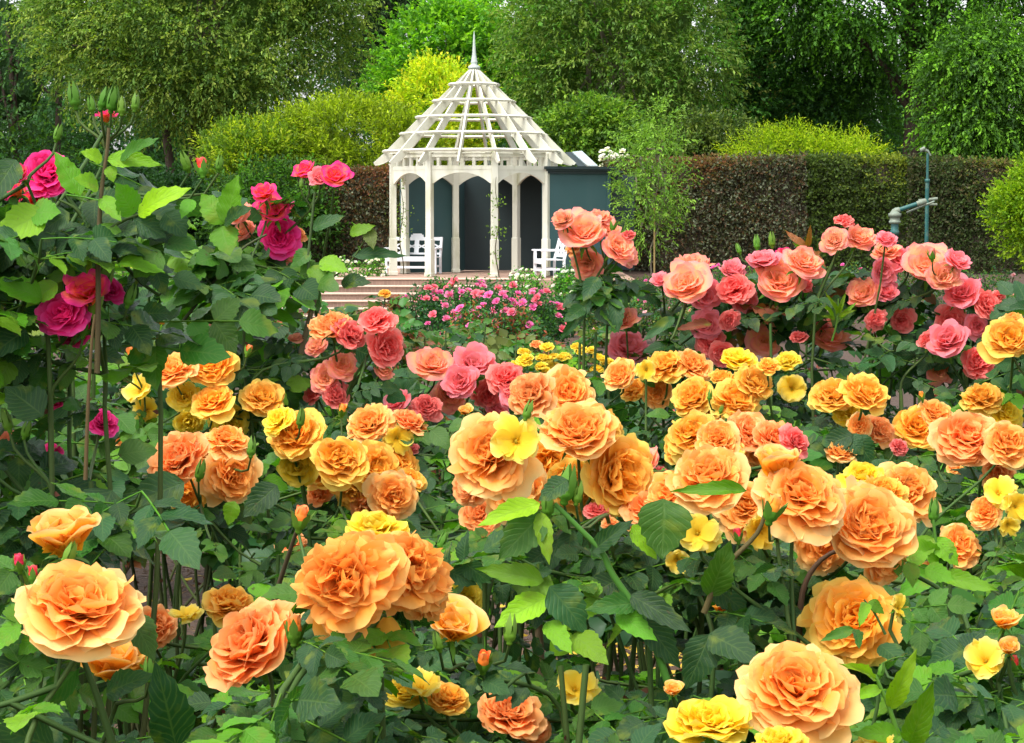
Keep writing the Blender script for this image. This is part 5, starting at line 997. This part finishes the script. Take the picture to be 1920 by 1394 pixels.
leafy('dark leaved rose bush beneath the tall salmon stalk', 1110, 6.3, 700, .45, 130, ('dark', 'mid'), (.7, .3), 69, [(1255, 780, 30, 'C', UP), (1080, 765, 30, 'K', UP)], 2, filler=100)
leafy('leafy rose bush behind the loose orange flowers beside bare soil', 560, 7.4, 960, .5, 90, seed=70, filler=200)
leafy('sparse rose bush on the far side of the bare soil', 170, 7.8, 850, .6, 70, seed=71, filler=250)

# further beds: reddish young growth and small yellow roses
GR_ = 'rose bushes with reddish young leaves in the middle distance'
mid = [('olive leaved rose bush with red tips right behind the coral blooms', 790, 10.5, 600, .5), ('olive leaved rose bush with red tips behind the pink row', 900, 11.5, 610, .55), ('red tipped rose bush just below the brick steps', 660, 13.5, 575, .55), ('reddish rose bush with a single pale peach flower', 985, 14.0, 620, .6), ('green rose bush behind the golden yellow roses at left', 430, 10.0, 600, .7), ('dark rose bush behind the magenta bushes at far left', 180, 9.5, 560, .8)]
for i, (lab, px, Y, top, w) in enumerate(mid):
    fl = [(1005, 648, 24, 'S', UP)] if i == 3 else [(552, 548, 34, 'R', UP), (532, 548, 26, 'S', UP), (556, 628, 24, 'S', UP)] if i == 4 else []
    if i == 2: fl = [(722, 552, 22, 'G', UP), (770, 640, 14, 'C', UP)]
    rose_bush(lab, GR_, px, Y, fl, [], 120, w, top, ('olive', 'mid', 'red', 'dark'), (.35, .3, .15, .2), .14, 80 + i, 8, filler=500, split=False)
yl = [(1000, 675), (1045, 658), (1012, 690), (1088, 655), (1060, 688), (1105, 662)]
for i, (px, top, lab) in enumerate([(985, 690, 'low bush of small lemon yellow roses above the central apricot head'), (1060, 685, 'low bush of small lemon yellow roses left of the tall salmon stalk'), (1130, 690, 'low bush of small lemon yellow roses behind the tall salmon stalk')]):
    rg = random.Random(i); bl = [(px + rg.uniform(-42, 42), top - 18 + rg.uniform(-14, 26), rg.uniform(20, 34), 'Y', (rg.uniform(-.3, .3), .9, .4)) for _ in range(8)]
    rose_bush(lab, 'bushes of small lemon yellow roses', px, 11.5 + .3 * i, bl, [], 60, .28, top, ('mid', 'young'), (.5, .5), .10, 90 + i, 7, filler=250, split=False)

# ---------------------------------------------------------------- far beds (small bushes, seen at a distance)
FARB = {}
def far_bloom(c1, c2, k):
    key = (c1, k)
    if key not in FARB:
        rng = np.random.default_rng(k); mb = MB()
        for i in range(13):
            t = i / 13; mb.add(*petal(rng, .5 + .5 * t, .45 * (.5 + .5 * t), .1 + .6 * t, .3 + 1.4 * t, .3, .1, .06, 3, 3, i * 2.4, .04, .2 * (1 - t), 0, c1, c2, c2, .8, .05, .5))
        FARB[key] = mb.mesh('rose_bloom', 'petal')
    return FARB[key]
def far_bush(label, group, px, Y, top, width_px, cols, nb, bsz, seed, leafc=('dark', 'mid'), n=1500, z0f=None, name='rose_bush', cat='rose bush', ll=.055, hmul=1.0):
    rng = np.random.default_rng(seed); X = P(px, 500, Y).x; z0 = gzf(X, Y); root = thing(name, label, cat, (X, Y, z0), group); zt = P(px, top, Y).z; h = max(.3, zt - z0); w = width_px * Y / F / 2
    st = MB()
    for k in range(9):
        a = rng.uniform(0, 6.28); tube(st, bez((X, Y, z0 - .02), (X + .1 * math.cos(a) * w, Y + .1 * math.sin(a) * w, z0 + h * .4), (X + .6 * w * math.cos(a), Y + .6 * w * math.sin(a), z0 + h * .6), (X + .8 * w * math.cos(a), Y + .8 * w * math.sin(a), z0 + h * .9), 6), np.linspace(.012, .005, 6), 5, CANEC)
    part('canes', st, 'green', root, True, kind='stuff')
    fo = MB(); p = unit(rng.normal(0, 1, (n, 3))) * (rng.uniform(.25, 1, (n, 1)) ** .5); bump = 1 + .22 * np.sin(p[:, :1] * 5 + seed) * np.sin(p[:, 1:2] * 4 + seed * 2)
    p = p * bump; c = np.stack([X + p[:, 0] * w, Y + p[:, 1] * w * .8, z0 + h * (.56 + .46 * p[:, 2])], 1); c[:, 2] += rng.normal(0, .04, n)
    lc = np.array([LC[q] for q in leafc])[rng.integers(0, len(leafc), n)] * rng.uniform(.7, 1.5, (n, 1)) * 1.2
    a = unit(rng.normal(0, 1, (n, 3)) + np.array([0, -.2, .2])); s = unit(np.cross(a, rng.normal(0, .6, (n, 3)) + np.array([0, -.6, .8])))
    quads(fo, c, a, s, rng.uniform(.7, 1.3, n) * ll * 1.3, rng.uniform(.7, 1.2, n) * ll * .35, lc, .15)
    part('foliage', fo, 'leaf_far', root, False, kind='stuff')
    for k in range(nb):
        q = unit(rng.normal(0, 1, 3) + np.array([0, -.8, .7])); r = rng.uniform(.85, 1.05)
        b = Vector((X + q[0] * w * r, Y + q[1] * w * .8 * r, z0 + h * (.56 + .47 * q[2] * r))); cc = cols[rng.integers(0, len(cols))]; sz = bsz * rng.uniform(.7, 1.25) * Y / F / 2
        o = link('rose_bloom', far_bloom(cc[0], cc[1], int(rng.integers(0, 3))), root); ax = Vector((q[0] * .4 + rng.normal(0, .2), -.6 + rng.normal(0, .2), .8)).normalized()
        o.matrix_local = Matrix.Translation(b - root.location) @ ax.to_track_quat('Z', 'Y').to_matrix().to_4x4() @ Matrix.Scale(sz, 4)
    return root
PK = [((.85, .10, .28), (.92, .30, .50)), ((.85, .12, .16), (.92, .25, .32)), ((.8, .08, .30), (.88, .22, .50))]
WH = [((.85, .82, .45), (.88, .88, .74)), ((.85, .85, .6), (.88, .88, .82))]
PE = [((.9, .45, .3), (.92, .55, .45)), ((.9, .4, .4), (.92, .55, .55)), ((.88, .2, .35), (.9, .35, .5))]
MG = [((.80, .06, .30), (.88, .2, .5))]
pk = [(800, 34, 545, 110, 11, 'leftmost pink rose bush beside the brick steps'), (868, 36, 535, 95, 13, 'pink rose bush second from the steps, thick with blooms'), (935, 35, 538, 110, 15, 'densely flowering pink rose bush straight below the gazebo posts'), (1000, 36.5, 545, 85, 10, 'pink rose bush at the right end of the row by the steps'), (762, 38, 590, 60, 3, 'small rose bush with few pink blooms at the foot of the steps'), (820, 41, 522, 70, 7, 'pink rose bush in the back row by the terrace edge'), (905, 42, 528, 90, 9, 'pink rose bush in the back row before the white flowers'), (965, 33, 578, 90, 6, 'sparse pink rose bush in front with bare lower canes'), (885, 32.5, 580, 90, 5, 'reddish leaved pink rose bush in front of the flowering row'), (1040, 38, 560, 70, 6, 'pink rose bush beside the bare soil right of the row')]
for i, (px, Y, top, w, nb, lab) in enumerate(pk): far_bush(lab, GF, px, Y, top - 2, w * 1.1, PK, int(nb * 1.5), 22, 200 + i, ('dark', 'mid', 'red') if i in (7, 8) else ('dark', 'mid', 'dark'), 1700)
GW = 'white rose bushes round the terrace'
for i, (px, Y, top, w, nb, lab) in enumerate([(985, 50, 506, 80, 24, 'cream white rose bush below the right gazebo bench'), (1062, 51, 506, 60, 14, 'white rose bush under the salmon stalk by the terrace'), (1110, 48, 512, 90, 16, 'white rose bush near the dark teal wall'), (560, 56, 486, 90, 22, 'white rose bush on the terrace left of the steps'), (640, 56.5, 484, 90, 26, 'white rose bush between the steps and the gazebo'), (700, 57, 484, 60, 18, 'white rose bush touching the left gazebo post'), (500, 56, 478, 80, 18, 'white rose bush at far left of the terrace')]):
    far_bush(lab, GW, px, Y, top, w, WH, nb, 10 if i < 3 else 11, 230 + i, ('mid', 'young', 'mid'), 1500)
far_bush('tall climbing white rose bush flowering above the teal wall cornice', GW, 1150, 64.5, 286, 100, WH, 90, 17, 239, ('mid', 'dark'), 2200)
GB = 'small rose bushes in the far right beds'
rows = [(1075, 44, 548, 80, 5), (1130, 40, 560, 90, 8), (1205, 42, 552, 90, 8), (1160, 47, 520, 90, 6), (1235, 48, 515, 90, 7), (1300, 50, 500, 90, 6), (1370, 51, 495, 90, 6), (1440, 50, 492, 90, 5), (1520, 51, 492, 90, 4), (1600, 50, 496, 90, 3), (1690, 50, 498, 90, 2), (1790, 49, 500, 90, 3), (1870, 47, 505, 90, 3), (1440, 42, 545, 110, 6), (1560, 42, 545, 110, 5), (1700, 40, 550, 110, 4), (1890, 40, 540, 90, 5), (1275, 38, 575, 100, 6), (1080, 52, 492, 70, 5)]
whr = ['peach flowered bush on the bare soil right of the pink row', 'low peach flowered bush left of the salmon stalk foot', 'low bush of small peach roses right of the salmon stalk', 'dark bush by the teal wall with a few magenta roses', 'low bush under the staked young tree', 'magenta flowered bush right of the young tree stake', 'bush with magenta roses held high against the brown hedge', 'low bush with magenta roses behind the salmon cluster', 'low green bush before the join of the brown and green hedges', 'low green bush left of the thick water pipe', 'low green bush at the foot of the water pipes', 'pale leaved low bush before the hedge right of the pipes', 'low bush beside the lime green shrub', 'bush with pink specks behind the broad salmon cluster', 'bush with pink specks between the two salmon bushes', 'bush with pink specks behind the peach topped roses', 'bush with red specks at the right edge below the lime shrub', 'peach flowered bush at the near edge of the right bed', 'dark round bush in front of the right gazebo bench']
for i, (px, Y, top, w, nb) in enumerate(rows): far_bush(whr[i], GB, px, Y, top, w, MG if 3 <= i <= 10 else PE, nb, 12 if i not in (5, 6, 7) else 15, 250 + i, ('dark', 'mid', 'dark', 'olive'), 1300)
o_ = [(250, 30, 470, 170, 14, 'bush of pale yellow roses glimpsed behind the magenta leaves at left'), (120, 28, 500, 190, 8, 'bush of pale roses at the far left behind the magenta leaves'), (420, 40, 480, 160, 12, 'bush of cream roses left of the terrace behind the leaves'), (330, 26, 560, 170, 7, 'green rose bush seen through gaps under the magenta bushes'), (520, 24, 575, 130, 5, 'green rose bush before the left end of the steps')]
for i, (px, Y, top, w, nb, lab) in enumerate(o_): far_bush(lab, 'rose bushes in the far left beds', px, Y, top, w, WH if i != 1 else PE, nb, 15, 280 + i, ('dark', 'mid', 'young'), 2200, ll=.06)
# climbers on two gazebo posts
def climber(label, px, Y, spans, seed):
    rng = np.random.default_rng(seed); X = P(px, 500, Y).x; root = thing('climbing_rose', label, 'climbing rose', (X, Y, .015), 'young climbing roses on the gazebo posts')
    pts = [(X + .05 * math.sin(z * 4 + seed) + .02, Y + .02 * math.cos(z * 5), z) for z in np.linspace(.0, 2.5, 14)]; mb = MB(); tube(mb, pts, np.linspace(.018, .006, 14), 5, CANEC); part('stem', mb, 'green', root, True)
    fo = MB()
    for (py, wpx, n) in spans:
        c = np.array(P(px, py, Y)) + rng.normal(0, 1, (n, 3)) * np.array([wpx, wpx * .6, wpx * 1.3]) * Y / F * .5
        a = unit(rng.normal(0, 1, (n, 3)) + [0, 0, -.2]); quads(fo, c, a, unit(np.cross(a, rng.normal(0, 1, (n, 3)))), rng.uniform(.05, .1, n), rng.uniform(.012, .024, n), np.array([.08, .15, .025]) * rng.uniform(.6, 1.4, (n, 1)), .15)
    part('foliage', fo, 'tree_leaf', root, False, kind='stuff')
climber('thin climbing rose on the second gazebo post from the left', 752, 58.6, [(395, 22, 70), (430, 16, 40), (350, 10, 20)], 1)
climber('thin climbing rose on the front right gazebo post', 931, 55.8, [(378, 16, 45), (430, 20, 60), (480, 12, 30)], 2)

# ---------------------------------------------------------------- leaves of the near bushes, thinned where blooms or open views show
NPD = sorted(DISCS, key=lambda d: -d[3])
for j in JOBS: j()
